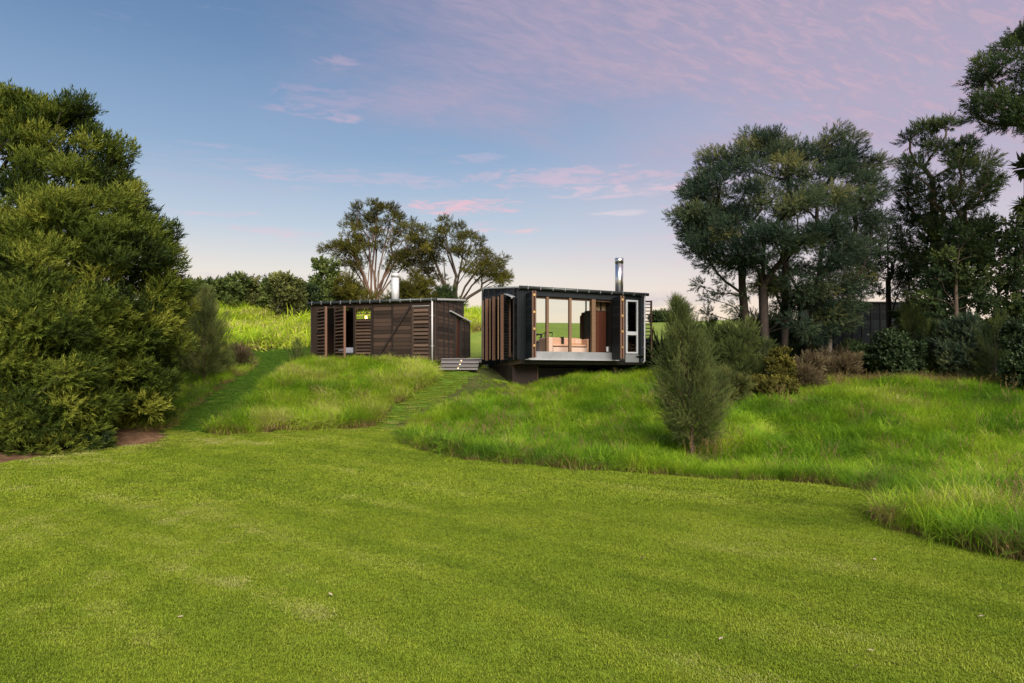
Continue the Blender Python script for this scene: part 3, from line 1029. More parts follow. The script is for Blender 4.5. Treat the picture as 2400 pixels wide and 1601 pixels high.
# posts of the front
for uu in (.03, .26, 1.03, 1.83, 2.59, 3.39, 4.16, 4.89, WA - .03):
    piece('post', M['cedar_dark'], cabA, (uu, .012, (zb + 4.46) / 2), (4.46 - zb, .065, .05), (0, R(90), 0))
for a, b in ((.05, .145), (.145, .24), (4.915, 4.985), (4.99, 5.06)):
    piece('board', M['cedar'], wallA, ((a + b) / 2, .038, (zb + 4.33) / 2), (4.33 - zb, .026, b - a - .006), (0, R(90), 0))
for a, b in ((2.62, 3.365), (3.415, 4.135)):
    boards_h(wallA, M['cedar'], a, b, .038, zb, 4.33, .145)
br = MB()
br.prism([(2.80, 2.50), (2.88, 2.50), (4.15, 4.30), (4.08, 4.32)], 'y', -.045, .005)
br.build('brace', M['cedar_dark'], cabA)


def slat_panel(parent, label, M4, width, z0, z1, n, stile_mat, slat_mat, tilt, thick=.045, top_open=0):
    """a shutter leaf: two stiles, two rails and n slats; local x along its width from the hinge; M4 places it in its cabin"""
    sh = MB()
    sh.box(0, .045, -thick / 2, thick / 2, z0, z1)
    sh.box(.045, width - .05, -thick / 2, thick / 2, z1 - .05, z1)
    sh.box(.045, width - .05, -thick / 2, thick / 2, z0, z0 + .05)
    s = sh.build('shutter', slat_mat, parent)
    s.matrix_local = M4
    if label:
        s['label'] = label
    e = MB().box(width - .05, width, -thick * .85, thick * .85, z0 - .01, z1 + .01).build('stile', stile_mat, s)
    pitch = (z1 - z0 - .12) / n
    for i in range(n):
        zc = z0 + .06 + (i + .5) * pitch
        tl = tilt if i < n - top_open else 8
        piece('slat', slat_mat, s, (width / 2, 0, zc), (width - .10, pitch * 1.10, .022), (R(tl), 0, 0))
    return s


def leaf_matrix(org, rot, h, o):
    """hinge h and outer edge o in world x, y -> matrix in the cabin's frame, and the width"""
    a, b = to_local(org, rot, *h), to_local(org, rot, *o)
    ang = math.atan2(b[1] - a[1], b[0] - a[0])
    return Matrix.Translation((a[0], a[1], 0)) @ Matrix.Rotation(ang, 4, 'Z'), math.hypot(b[0] - a[0], b[1] - a[1])


for k, (h, o_) in enumerate((((-7.35, 25.78), (-6.85, 25.16)), ((-6.61, 25.57), (-6.11, 24.95)))):
    mt, wd = leaf_matrix(A_O, A_ROT, h, o_)
    slat_panel(cabA, 'slatted shutter standing open', mt, wd, 2.42, 4.33, 14, M['stile'], M['slat'], 38)
slat_panel(cabA, 'closed slatted shutter with its top slats tipped open', Matrix.Translation((1.86, .03, 0)), .71, 2.40, 4.33, 15, M['cedar_dark'], M['slat'], 52, top_open=3)
slat_panel(cabA, 'closed fixed slatted panel', Matrix.Translation((4.19, .03, 0)), .68, 2.36, 4.30, 13, M['cedar_dark'], M['slat'], 60)
MB().box(4.86, .068, .06, .065, 4.301, 4.33)
MB().box(4.19, 4.87, -.01, .05, 4.302, 4.325).build('flashing', M['galv'], cabA)
MB().box(4.19, 4.87, .058, .064, zb, 4.32).build('lining', M['inside'], cabA)
dp = MB().tube([(4.99, -.07, 4.50), (4.99, -.06, 2.22)], .032, 8).build('downpipe', M['white_pipe'], cabA, smooth=True)
for zz in (3.95, 2.86):
    MB().box(4.93, 5.05, -.085, -.025, zz - .012, zz + .012).build('bracket', M['galv'], dp)


def flue(parent, u, v, rad, z0, z1, capz, mat):
    f = MB().tube([(u, v, z0), (u, v, capz)], rad * .93, 20).build('chimney', mat, parent, smooth=True)
    MB().tube([(u, v, capz - .015), (u, v, capz + .03)], rad * .80, 20).build('collar', M['charcoal'], f, smooth=True)
    MB().tube([(u, v, capz + .02), (u, v, z1)], rad, 20).build('cap', mat, f, smooth=True)
    return f


flue(cabA, 2.93, 1.2, .158, 4.5, 5.72, 5.55, M['white_flue'])

bed = tag(empty('bed', (0, 0, 0)), 'low bed with blue-white bedding inside the open shutters of the brown cabin', 'bed')
bed.location = Matrix.Rotation(A_ROT, 4, 'Z') @ Vector((1.75, 1.05, 0)) + Vector(A_O) + Vector((0, 0, 2.50))
bed.rotation_euler = (0, 0, A_ROT)
MB().box(-.85, .8, -.62, .62, .14, .36).build('mattress', M['linen'], bed, bevel=.04)
m = MB().box(-.87, .82, -.64, .64, .05, .14)
m.build('frame', M['dark_wood'], bed)
for sx in (-.8, .75):
    for sy in (-.6, .6):
        MB().box(sx - .03, sx + .03, sy - .03, sy + .03, 0, .05).build('leg', M['dark_wood'], bed)
lm = tag(empty('pendant_lamp', (0, 0, 0)), 'bare lit orange bulb glowing behind the top slats of the brown cabin', 'lamp')
lm.location = Matrix.Rotation(A_ROT, 4, 'Z') @ Vector((2.18, .28, 3.98)) + Vector(A_O)
lb = MB().tube([(0, 0, -.05), (0, 0, -.035), (0, 0, 0), (0, 0, .035), (0, 0, .05)], [.012, .034, .045, .034, .012], 12).build('bulb', M['bulb'], lm, smooth=True)
MB().tube([(0, 0, .05), (0, 0, .10)], .018, 8).build('socket', M['brass'], lm)
MB().tube([(0, 0, .10), (0, 0, .56)], .005, 6).build('cord', M['dark_wood'], lm)

# ------------------------------------------------------------------ right cabin: black boards, open to the front
cabB = frame_group('black_cabin', 'black boarded cabin with wide open front and tall steel flue, right of the deck steps', 'cabin', B_O, B_ROT)
WB, DB = 5.18, 3.12


def zr(v):
    return 4.74 + .103 * v


# left side wall (local x = 0) with its door opening v .33-.75
lw = MB()
lw.prism([(0, 2.36), (.33, 2.33), (.33, zr(.33)), (0, zr(0))], 'x', .015, .06)
lw.prism([(.33, 4.50), (.75, 4.50), (.75, zr(.75)), (.33, zr(.33))], 'x', .015, .06)
lw.prism([(.75, 2.29), (DB, 2.09), (DB, zr(DB)), (.75, zr(.75))], 'x', .015, .06)
lw.prism([(.33, 2.33), (.75, 2.29), (.75, 2.42), (.33, 2.42)], 'x', .015, .06)
lw = lw.build('wall', M['black'], cabB)
z = 2.12
while z < 5.0:
    zc = z + .07
    v0, v1 = .04, DB - .03
    if zc + .06 > zr(0):
        v0 = max(v0, (zc + .06 - 4.74) / .103)
    if zc - .07 < 2.36:
        v0 = max(v0, (2.36 - (zc - .07)) / .087)
    spans = [(v0, v1)]
    if 2.42 < zc < 4.50:
        spans = [(v0, .32), (.76, v1)]
    for a, b in spans:
        if b - a > .1:
            piece('board', M['black'], lw, (.002, (a + b) / 2, zc), (b - a, .026, .13), (R(3), 0, R(90)))
    z += .14
for t in (.03, .36, .86, 1.41, 1.94, 2.50, DB - .02):
    z0, z1 = 2.36 - .087 * t, zr(t) - .03
    if t == .36:
        z1 = z1
    piece('batten', M['black_dull'], cabB, (-.026, t, (z0 + z1) / 2), (z1 - z0, .034, .05), (0, R(90), 0))
MB().prism([(-.02, zr(0) + .015), (DB + .03, zr(DB) + .015), (DB + .03, zr(DB) + .06), (-.02, zr(0) + .06)], 'x', -.05, -.012).build('verge', M['galv'], cabB)
MB().box(-.06, -.012, DB, DB + .03, 2.07, zr(DB)).build('corner_flashing', M['galv'], cabB)
MB().prism([(.28, 4.47), (.80, 4.62), (.80, 4.635), (.28, 4.50)], 'x', -.20, -.012).build('door_hood', M['galv'], cabB)
MB().prism([(2.55, 2.12), (2.95, 2.09), (2.95, 2.20), (2.55, 2.22)], 'x', -.05, -.04).build('flashing', M['sill'], cabB)
MB().box(-.02, .03, .72, .77, 2.44, 4.44).build('jamb', M['stile'], cabB)
# floor, roof, gutter
m = MB()
m.prism([(.02, 2.36), (.02, 2.20), (DB - .02, 1.98), (DB - .02, 2.58), (.10, 2.58)], 'x', .062, WB - .06)
m.build('floor', M['lining'], cabB)
MB().prism([(-.02, 2.335), (.019, 2.2), (DB - .02, 1.96), (DB - .02, 1.975), (.02, 2.19)], 'x', .065, WB - .05).build('underside', M['dark_wood'], cabB)
roofB = MB().prism([(-.05, zr(0) - .01), (DB + .08, zr(DB)), (DB + .08, zr(DB) + .06), (-.05, zr(0) + .055)], 'x', -.01, WB + .05).build('roof', M['charcoal'], cabB)
MB().prism([(.11, 4.60), (DB - .05, 4.92), (DB - .05, 4.95), (.11, 4.63)], 'x', .07, WB - .07).build('ceiling', M['ceiling'], cabB)
gut = MB().tube([(-.02, -.08, 4.765), (WB + .07, -.08, 4.775)], .060, 10).build('gutter', M['gutter'], cabB, smooth=True)
for i in range(11):
    MB().box(-.006, .006, -.145, -.02, -.063, .063).build('bracket', M['galv'], gut, loc=(.28 + i * .478, 0, 4.77))
# front wall in solid parts
fw = MB()
fw.box(.0, .30, .012, .06, 2.36, 4.72)
fw.box(.30, 4.29, .012, .06, 4.50, 4.72)
fw.box(4.29, 4.84, .012, .06, 4.57, 4.72)
fw.box(3.74, 4.29, .012, .06, 2.34, 4.50)
fw.box(4.84, WB, .012, .06, 2.26, 4.72)
fw.box(4.29, 4.84, .012, .06, 2.26, 2.58)
fw = fw.build('wall', M['black'], cabB)
piece('fascia', M['black'], cabB, (2.3, -.005, 4.61), (3.98, .03, .20))
for a, b in ((.02, .11), (.115, .205), (.21, .295), (4.86, 4.96), (4.965, 5.065), (5.07, WB - .01)):
    piece('board', M['black'], fw, ((a + b) / 2, -.004, 3.5), (2.35 if a < 1 else 2.44, .028, b - a - .006), (0, R(90), 0))
MB().box(.285, .30, -.10, -.02, 2.45, 4.36).build('glass_edge', M['glass_teal'], cabB)
# sill, louvre window
MB().box(.30, 3.74, -.05, .06, 2.35, 2.62).build('sill', M['sill'], cabB)
MB().box(.20, 3.92, -.16, -.052, 2.325, 2.348).build('flashing', M['galv'], cabB)
MB().box(4.28, 4.86, -.03, .01, 2.28, 2.575).build('sill', M['sill'], cabB)
lv = MB()
lv.box(4.30, 4.35, -.045, .02, 2.60, 4.55).box(4.77, 4.82, -.045, .02, 2.60, 4.55)
lv.box(4.35, 4.77, -.045, .02, 4.49, 4.55).box(4.35, 4.77, -.045, .02, 2.60, 2.655).box(4.35, 4.77, -.045, .02, 3.27, 3.40)
lvw = lv.build('louvre_window', M['alu'], cabB)
for i in range(16):
    zc = 3.44 + i * .066
    piece('louvre', M['glass_dark'], lvw, (4.56, -.012, zc), (.41, .075, .006), (R(48), 0, 0))
for i in range(9):
    zc = 2.69 + i * .066
    piece('louvre', M['glass_dark'], lvw, (4.56, -.012, zc), (.41, .075, .006), (R(48), 0, 0))
for sx in (4.362, 4.752):
    for i in range(25):
        zc = (2.69 + i * .066) if i < 9 else (3.44 + (i - 9) * .066)
        piece('clip', M['alu'], lvw, (sx, -.035, zc), (.014, .05, .012), (R(48), 0, 0))
dp = MB().tube([(5.09, -.075, 4.74), (5.09, -.07, 2.34), (5.05, -.03, 2.26)], .03, 8).build('downpipe', M['white_pipe'], cabB, smooth=True)
for zz in (3.98, 2.82):
    MB().box(5.03, 5.15, -.09, -.02, zz - .012, zz + .012).build('bracket', M['galv'], dp)
# other walls
MB().prism([(.06, 2.2), (DB, 1.98), (DB, zr(DB) - .01), (.06, zr(0) - .01)], 'x', WB - .05, WB).build('wall', M['black'], cabB)
m = MB()
m.box(.06, 1.0, DB - .05, DB, 2.0, 5.03)
m.box(1.0, 4.72, DB - .05, DB, 2.0, 2.60)
m.box(1.0, 4.72, DB - .05, DB, 4.86, 5.03)
m.box(4.72, WB - .05, DB - .05, DB, 2.0, 5.03)
m.build('wall', M['inside'], cabB)
gw = MB().box(1.0, 4.72, DB - .032, DB - .022, 2.60, 4.86).build('window', M['glass'], cabB)
for uu in (1.02, 4.50, 4.70):
    MB().box(uu - .022, uu + .022, DB - .054, DB + .004, 2.6, 4.86).build('frame', M['galv'], gw)
# front posts, partition, cabinet
for uu, wd in ((1.09, .046), (1.99, .046), (2.94, .076)):
    pp = MB().box(uu - wd, uu + wd, -.02, .075, 2.622, 4.50).build('post', M['mullion'], cabB)
MB().box(.30, 3.74, .065, .12, 4.44, 4.498).build('door_track', M['ceiling'], cabB)
part = MB()
part.prism([(.72, 2.585), (1.52, 2.585), (1.52, 3.98), (1.505, 4.06), (1.46, 4.13), (1.40, 4.16), (.72, 4.16)], 'x', 3.315, 3.345)
part = part.build('partition', M['plank'], cabB)
for i in range(7):
    a = .72 + i * .115
    top = 4.15 if i < 6 else 4.04
    piece('plank', M['plank'], part, (3.306, a + .055, (2.6 + top) / 2), (top - 2.6, .018, .109), (0, R(90), 0))
cb = MB().box(3.05, 3.66, .32, .80, 2.60, 4.15)
cb = cb.build('cabinet', M['dark_wood'], cabB)
for i in range(4):
    a = 3.055 + i * .15
    piece('plank', M['redwood'], cb, (a + .075, .308, 3.36), (1.52, .02, .147), (0, R(90), 0))
for i in range(3):
    a = 3.03 + i * .24
    MB().box(a, a + .20, .40, .42, 4.16, 4.60).build('panel', M['ply'], cabB)
    MB().box(a + .20, a + .24, .36, .42, 4.16, 4.60).build('divider', M['dark_wood'], cabB)
MB().box(.60, .64, .13, DB - .06, 2.585, 4.62).build('partition', M['dark_wood'], cabB)  # added dark panel, keeps bright sky from showing through the side door
MB().box(3.70, 3.735, .07, .9, 2.6, 4.5).build('partition', M['dark_wood'], cabB)
MB().box(4.02, 4.06, .07, 1.6, 2.6, 4.6).build('partition', M['inside'], cabB)
MB().box(4.06, WB - .06, 1.0, 1.05, 2.6, 4.6).build('partition', M['inside'], cabB)
MB().box(3.62, 3.695, .20, .24, 2.66, 2.84).build('switch_plate', M['alu'], cabB)
flue(cabB, 4.70, 1.0, .165, 4.8, 6.24, 6.03, M['steel_flue'])
# base under the floor
bs = MB()
bs.box(.05, 1.02, .62, 2.6, .95, 2.15)
bs = bs.build('base', M['corten'], cabB)
MB().box(1.03, 3.40, 1.15, 2.6, .95, 2.08).build('base', M['dark_wood'], cabB)  # dark colour carries the shadow under the floor, on top of the recess
MB().box(1.015, 1.04, .60, .66, .95, 2.14).build('base_seam', M['mullion'], cabB)
MB().box(4.05, 4.35, .55, .9, 1.2, 2.1).build('pier', M['dark_wood'], cabB)
MB().box(4.38, 5.0, .8, 1.1, 1.5, 2.02).build('pier', M['grey_front'], cabB)


def board_leaf(h, o_, label):
    """front shutter: two boarded leaves folded together, brass hinges on the outer edge"""
    mt, wd = leaf_matrix(B_O, B_ROT, h, o_)
    f = MB().box(0, wd - .05, -.012, .012, 2.39, 4.57)
    s = f.build('shutter', M['black_dull'], cabB)
    s.matrix_local = mt
    s['label'] = label
    zc = 2.39
    while zc < 4.55:
        hh = min(.135, 4.57 - zc)
        piece('board', M['black'], s, ((wd - .05) / 2, -.024, zc + hh / 2), (wd - .06, .02, hh - .008), (R(-3), 0, 0))
        zc += .135
    MB().box(wd - .05, wd, -.045, .012, 2.385, 4.575).build('stile', M['stile'], s)
    MB().box(wd - .05, wd, .045, .098, 2.385, 4.575).build('stile', M['stile'], s)
    MB().box(0, wd - .05, .05, .08, 2.39, 4.57).build('leaf', M['black_dull'], s)
    for zz in (2.78, 3.33, 3.88, 4.44):
        MB().box(wd - .008, wd + .012, .0, .062, zz - .035, zz + .035).build('hinge', M['brass'], s)


board_leaf((.502, 23.10), (.700, 22.33), 'boarded shutter folded open at the left of the wide opening')
board_leaf((3.61, 24.52), (3.815, 23.74), 'boarded shutter folded open at the right of the wide opening')
for t in (.74, 1.45, 2.08):
    c, s_ = math.cos(B_ROT), math.sin(B_ROT)
    h = (B_O[0] - s_ * t - .06 * c, B_O[1] + c * t - .06 * s_)
    o_ = (h[0] - .205, h[1] - .55)
    mt, wd = leaf_matrix(B_O, B_ROT, h, o_)
    s = slat_panel(cabB, 'narrow slatted shutter standing open on the side wall', mt, wd, 2.34, 4.53, 22, M['stile'], M['black_dull'], 50, .06)
    b2_ = MB().box(wd - .03, wd - .005, -.150, -.128, 2.36, 4.48).build('leaf', M['ply'], s)
mt, wd = leaf_matrix(B_O, B_ROT, (B_O[0] + .906 * 5.24 - .4226 * .25, B_O[1] + .4226 * 5.24 + .906 * .25), (B_O[0] + .906 * 5.56 - .4226 * .12, B_O[1] + .4226 * 5.56 + .906 * .12))
slat_panel(cabB, 'slatted shutter standing out from the far right wall', mt, wd, 2.28, 4.58, 17, M['stile'], M['black_dull'], 12, .07)


# things inside the black cabin
def inB(u_, v_, z_):
    return Matrix.Rotation(B_ROT, 4, 'Z') @ Vector((u_, v_, z_)) + Vector(B_O)


def thingB(name, label, cat, u_, v_, z_, rz=0.0, group=None):
    return tag(empty(name, inB(u_, v_, z_), B_ROT + rz), label, cat, group)


sofa = thingB('sofa', 'tan leather sofa behind the posts of the black cabin', 'sofa', 1.38, .50, 2.585)
MB().box(.0, .20, .0, .72, .03, .56).build('arm', M['leather_pale'], sofa, bevel=.03)
MB().box(1.60, 1.74, .0, .72, .03, .54).build('arm', M['leather'], sofa, bevel=.03)
for a, b in ((.21, .84), (.94, 1.59)):
    MB().box(a, b, .0, .05, .04, .22).build('front_panel', M['leather_pale'], sofa, bevel=.012)
    MB().box(a, b, .02, .56, .245, .33).build('seat_cushion', M['leather'], sofa, bevel=.035)
    MB().box(a, b, .52, .70, .30, .60).build('back_cushion', M['leather'], sofa, bevel=.05)
MB().box(.20, 1.60, .06, .66, .05, .24).build('frame', M['dark_wood'], sofa)
MB().box(.86, .92, .50, .72, .05, .62).build('back_post', M['dark_wood'], sofa)
for a, rz in ((1.30, .4), (1.47, -.3)):
    pw = thingB('cushion', 'loose tan cushion on the sofa nearer its middle' if rz > 0 else 'loose tan cushion leaning on the right arm of the sofa', 'cushion', 1.38 + a, .50 + .42, 2.585 + .34, rz)
    q = MB().box(-.15, .15, -.05, .05, 0, .24)
    c_ = q.build('cover', M['leather'], pw, bevel=.045)
    c_.rotation_euler = (R(-18), 0, 0)
tb = thingB('dining_table', 'dark table beside the black chair inside the black cabin', 'table', 1.20, 1.45, 2.585)
MB().box(-.55, .30, -.35, .35, .68, .72).build('tabletop', M['dark_wood'], tb)
for sx in (-.5, .25):
    for sy in (-.3, .3):
        MB().box(sx - .025, sx + .025, sy - .025, sy + .025, 0, .68).build('leg', M['dark_wood'], tb)
ch = thingB('chair', 'black open-backed chair drawn up to the dark table', 'chair', 1.64, 1.30, 2.585, R(-70))
MB().box(-.2, .2, -.2, .2, .42, .45).build('seat', M['dark_wood'], ch)
for sx in (-.18, .18):
    for sy in (-.18, .18):
        MB().tube([(sx * 1.1, sy * 1.1, 0), (sx, sy, .42)], .014, 6).build('leg', M['dark_wood'], ch)
    MB().tube([(sx, .18, .45), (sx * 1.05, .26, .78)], .013, 6).build('back_post', M['dark_wood'], ch)
MB().tube([(-.19, .25, .77), (0, .29, .79), (.19, .25, .77)], .02, 6).build('backrest', M['dark_wood'], ch)
kb = thingB('kitchen_bench', 'pale topped bench with grey front along the back glass of the black cabin', 'bench', 1.10, 2.45, 2.585)
MB().box(0, 1.45, 0, .55, .50, .56).build('top', M['bench'], kb)
for i in range(3):
    MB().box(.01 + i * .48, .47 + i * .48, .02, .5, .02, .50).build('cabinet_front', M['grey_front'], kb)
tap = thingB('tap', 'brass tap with a hooked spout on the pale bench', 'tap', 2.42, 2.62, 3.145)
MB().tube([(0, 0, 0), (0, 0, .26), (-.02, 0, .31), (-.06, 0, .33), (-.10, 0, .31), (-.11, 0, .26)], .016, 8).build('spout', M['brass'], tap, smooth=True)
MB().tube([(-.22, 0, .10), (.16, 0, .10)], .017, 8).build('crossbar', M['brass'], tap, smooth=True)
for sx in (-.24, .17):
    MB().tube([(sx - .03, 0, .10), (sx + .03, 0, .10)], .035, 8).build('handle', M['dark_wood'], tap)
lp = thingB('pendant_lamp', 'small amber lamp hanging under the ceiling of the black cabin', 'lamp', 2.17, .35, 4.38)
MB().tube([(0, 0, -.06), (0, 0, .08)], [.042, .05], 12).build('lamp_shade', M['amber'], lp, smooth=True)
MB().tube([(0, 0, .08), (0, 0, .22)], .006, 6).build('cord', M['dark_wood'], lp)
for k in range(2):
    MB()
logs = None
LOGM = None
for r_ in range(5):
    for c_ in range(4):
        uu, vv = 4.40 + c_ * .105 + (r_ % 2) * .03, .22 + random.uniform(-.03, .03)
        if r_ == 4 and c_ in (0, 3):
            continue
        if LOGM is None:
            mm = MB().prism([(-.05, -.04), (.045, -.045), (.05, .02), (.0, .055), (-.045, .03)], 'y', -.15, .15)
            LOGM = bpy.data.meshes.new('firewood_log')
            LOGM.from_pydata(mm.v, [], mm.f)
            LOGM.materials.append(M['log'])
        lo = bpy.data.objects.new('firewood_log', LOGM)
        COL.objects.link(lo)
        lo.location = inB(uu, vv, 2.64 + r_ * .092)
        lo.rotation_euler = (0, random.uniform(0, 6.28), B_ROT + random.uniform(-.1, .1))
        lo.scale = [random.uniform(.9, 1.15)] * 3
        rown = ('bottom', 'second', 'third', 'fourth', 'top')[r_]
        coln = ('left end', 'inner left', 'inner right', 'right end')[c_] if r_ < 4 else ('', 'left', 'right', '')[c_]
        tag(lo, 'split firewood log at the %s of the %s row behind the louvre panes' % (coln, rown), 'log', 'firewood stacked behind the louvre window')

# ------------------------------------------------------------------ deck steps between the cabins
st_ = tag(empty('deck_steps', (-1.83, 24.5, 1.95)), 'weathered grey timber deck with three steps and small lights between the two cabins', 'steps')


def ws(x, y, z):
    return (x + 1.83, y - 24.5, z - 1.95)


for (xa, xb, yf, yb, zt_, lx) in ((X(1033, 24.6), X(1129, 24.6), 24.6, 26.2, 2.415, 1081), (X(1033, 24.28), X(1122, 24.28), 24.28, 24.63, 2.275, 1078), (X(1028.5, 23.96), X(1120, 23.96), 23.96, 24.31, 2.135, 1073.5)):
    n = 2 if yb - yf < .5 else 10
    dep = (yb - yf) / n
    for i in range(n):
        xl = xa
        if n == 10:                                           # the deck runs up against the left cabin
            xl = max(xa, -2.68 + (yf + i * dep + dep - 24.4) * .287 + .03)
        p = ws((xl + xb) / 2, yf + (i + .5) * dep, zt_ - .018)
        piece('tread_board', M['deck'], st_, p, (xb - xl, dep - .008, .036))
    p = ws((xa + xb) / 2, yf + .075, zt_ - .089)
    rs = piece('riser', M['deck'], st_, p, (xb - xa - .02, .03, .098))
    q = ws(X(lx, yf), yf + .054, zt_ - .080)
    MB().tube([(q[0], q[1] + .01, q[2]), (q[0], q[1] - .004, q[2])], .018, 10).build('step_light', M['steplight'], st_)
MB().box(*(lambda a, b: (a[0], b[0], a[1], b[1], a[2], b[2]))(ws(-2.45, 24.75, 1.7), ws(-1.2, 26.0, 2.37))).build('bearer', M['dark_wood'], st_)

# ------------------------------------------------------------------ black shed among the right trees
shed = tag(empty('black_shed', (X(2045, 30), 30, 0)), 'plain black shed with vertical battens among the right-hand trees', 'shed')
zs0, zs1 = 2.3, 4.98
MB().box(-2.1, 3.2, .02, 2.5, zs0, zs1).build('wall', M['dark_wood'], shed)
for i in range(14):
    piece('batten', M['black_dull'], shed, (-2.05 + i * .40, 0, (zs0 + zs1) / 2), (zs1 - zs0, .05, .06), (0, R(90), 0))
for i in range(18):
    piece('board', M['black'], shed, (.55, .012, zs0 + .08 + i * .148), (5.3, .02, .142), (0, 0, 0))
MB().box(-2.15, 3.25, -.06, 2.55, zs1, zs1 + .06).build('roof', M['charcoal'], shed)


# ------------------------------------------------------------------ plants
def spray_template(kind, seed=0):
    """leaf triangles of one twig, pointing up z, length 1"""
    r = np.random.default_rng(seed)
    V, T, Hh = [], [], []
    if kind == 'needle':
        n, ll, lw_, el_ = 12, .40, .12, .80
    elif kind == 'feather':
        n, ll, lw_, el_ = 12, .40, .075, .45
    elif kind == 'tuft':
        n, ll, lw_, el_ = 9, .46, .19, .85
    elif kind == 'wisp':
        n, ll, lw_, el_ = 14, .26, .040, .50
    elif kind == 'broad':
        n, ll, lw_, el_ = 8, .46, .26, .9
    elif kind == 'flat':
        n, ll, lw_, el_ = 13, .40, .15, .95
    else:                                                    # strap leaves of a flax or cabbage tree head
        n, ll, lw_, el_ = 30, 1.0, .05, .9
    for i in range(n):
        t = .12 + .88 * i / (n - 1)
        a = i * 2.399 + r.uniform(-.3, .3)
        e = el_ * (1.15 - .6 * t) * r.uniform(.8, 1.2)
        z0 = t * .72
        if kind == 'strap':
            z0, e = 0.0, r.uniform(.05, 1.5)
        d = np.array([math.cos(a) * math.sin(e), math.sin(a) * math.sin(e), math.cos(e)])
        s = np.array([-math.sin(a), math.cos(a), 0.0])
        L = ll * r.uniform(.75, 1.2)
        p = np.array([0, 0, z0])
        b = len(V)
        if kind in ('broad', 'strap'):
            mid = p + d * L * .5 + (np.array([0, 0, .0]) if kind == 'broad' else np.array([0, 0, .04]))
            tip = p + d * L - (np.array([0, 0, .06]) if kind == 'broad' else np.array([0, 0, .34 * e]))
            V += [p, mid - s * lw_ * .5, tip, mid + s * lw_ * .5]
            T += [(b, b + 1, b + 2), (b, b + 2, b + 3)]
            Hh += [t] * 4
        else:
            V += [p - s * lw_ * .35, p + s * lw_ * .35 + d * L * .25, p + d * L]
            T += [(b, b + 1, b + 2)]
            Hh += [t] * 3
    return np.array(V), np.array(T), np.array(Hh)


TPL = {k: [spray_template(k, s) for s in range(3)] for k in ('needle', 'tuft', 'feather', 'wisp', 'broad', 'flat', 'strap')}


def sprays(P, D, S, tint, kind, rng):
    """all twigs of a crown as one array of triangles"""
    VV, TT, AA = [], [], []
    base = 0
    pick = rng.integers(0, 3, len(P))
    for k in range(3):
        sel = pick == k
        n = int(sel.sum())
        if not n:
            continue
        tv, tt, th = TPL[kind][k]
        d = D[sel] / (np.linalg.norm(D[sel], axis=1, keepdims=True) + 1e-9)
        ref = rng.normal(size=(n, 3))
        a = np.cross(d, ref)
        a /= np.linalg.norm(a, axis=1, keepdims=True) + 1e-9
        b = np.cross(d, a)
        v_ = (a[:, None] * tv[None, :, 0, None] + b[:, None] * tv[None, :, 1, None] + d[:, None] * tv[None, :, 2, None]) * S[sel][:, None, None] + P[sel][:, None]
        VV.append(v_.reshape(-1, 3))
        TT.append((tt[None] + (np.arange(n) * len(tv))[:, None, None]).reshape(-1, 3) + base)
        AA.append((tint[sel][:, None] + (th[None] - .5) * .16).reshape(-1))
        base += n * len(tv)
    return np.concatenate(VV), np.concatenate(TT), np.clip(np.concatenate(AA), 0, 1)


def skeleton(bases, targets, rng, sag=.12, tip=.012, trunk_r=None, power=.5, reach=.35):
    """limbs growing from the bases out to every target; returns tubes (points, radii)"""
    nodes, par, dist = [], [], []
    roots = []
    for bpts in bases:                                       # each base: list of points up the trunk
        prev = -1
        for p in bpts:
            nodes.append(np.array(p, float))
            par.append(prev)
            dist.append(0.0 if prev < 0 else dist[prev] + np.linalg.norm(nodes[-1] - nodes[prev]))
            prev = len(nodes) - 1
        roots.append(prev)
    cnt = [0] * len(nodes)
    tops = np.mean([nodes[r_] for r_ in roots], axis=0)
    order = np.argsort([np.linalg.norm(t - tops) for t in targets])
    for ti in order:
        T_ = np.asarray(targets[ti], float)
        N = np.array(nodes)
        dv = T_ - N
        dl = np.linalg.norm(dv, axis=1)
        low = np.where(dv[:, 2] < .05 * dl, 1.5, 0) * dl
        cost = dl * 1.0 + np.array(dist) * reach + low
        j = int(np.argmin(cost))
        p0 = N[j]
        L = np.linalg.norm(T_ - p0)
        k = max(2, int(L / .35))
        dirn = (N[j] - N[par[j]]) if par[j] >= 0 else np.array([0, 0, 1.0])
        dirn = dirn / (np.linalg.norm(dirn) + 1e-9)
        prev = j
        for q in range(1, k + 1):
            t = q / k
            p = p0 * (1 - t) + T_ * t + dirn * L * .30 * t * (1 - t) * 1.6 + rng.normal(0, .025 * min(L, 1.5), 3) * (q < k)
            p[2] -= sag * L * t * (1 - t)
            nodes.append(p)
            par.append(prev)
            dist.append(dist[prev] + np.linalg.norm(p - nodes[prev]))
            cnt.append(0)
            prev = len(nodes) - 1
        e = prev
        while e >= 0:
            cnt[e] += 1
            e = par[e]
    rad = [tip * max(c, 1) ** power for c in cnt]
    if trunk_r:
        mx = max(rad)
        rad = [tip + (r_ - tip) * (trunk_r - tip) / max(mx - tip, 1e-6) for r_ in rad]
    kids = {}
    for i, p in enumerate(par):
        kids.setdefault(p, []).append(i)
    tubes = []
    stack = [(i, None) for i in kids.get(-1, [])]
    while stack:
        i, fr = stack.pop()
        pts, rs = ([nodes[fr]], [rad[i]]) if fr is not None else ([], [])
        while True:
            pts.append(nodes[i])
            rs.append(rad[i])
            ks = kids.get(i, [])
            if not ks:
                break
            big = max(ks, key=lambda q: rad[q])
            for q in ks:
                if q != big:
                    stack.append((q, i))
            i = big
        if len(pts) > 1:
            tubes.append((pts, rs))
    return tubes


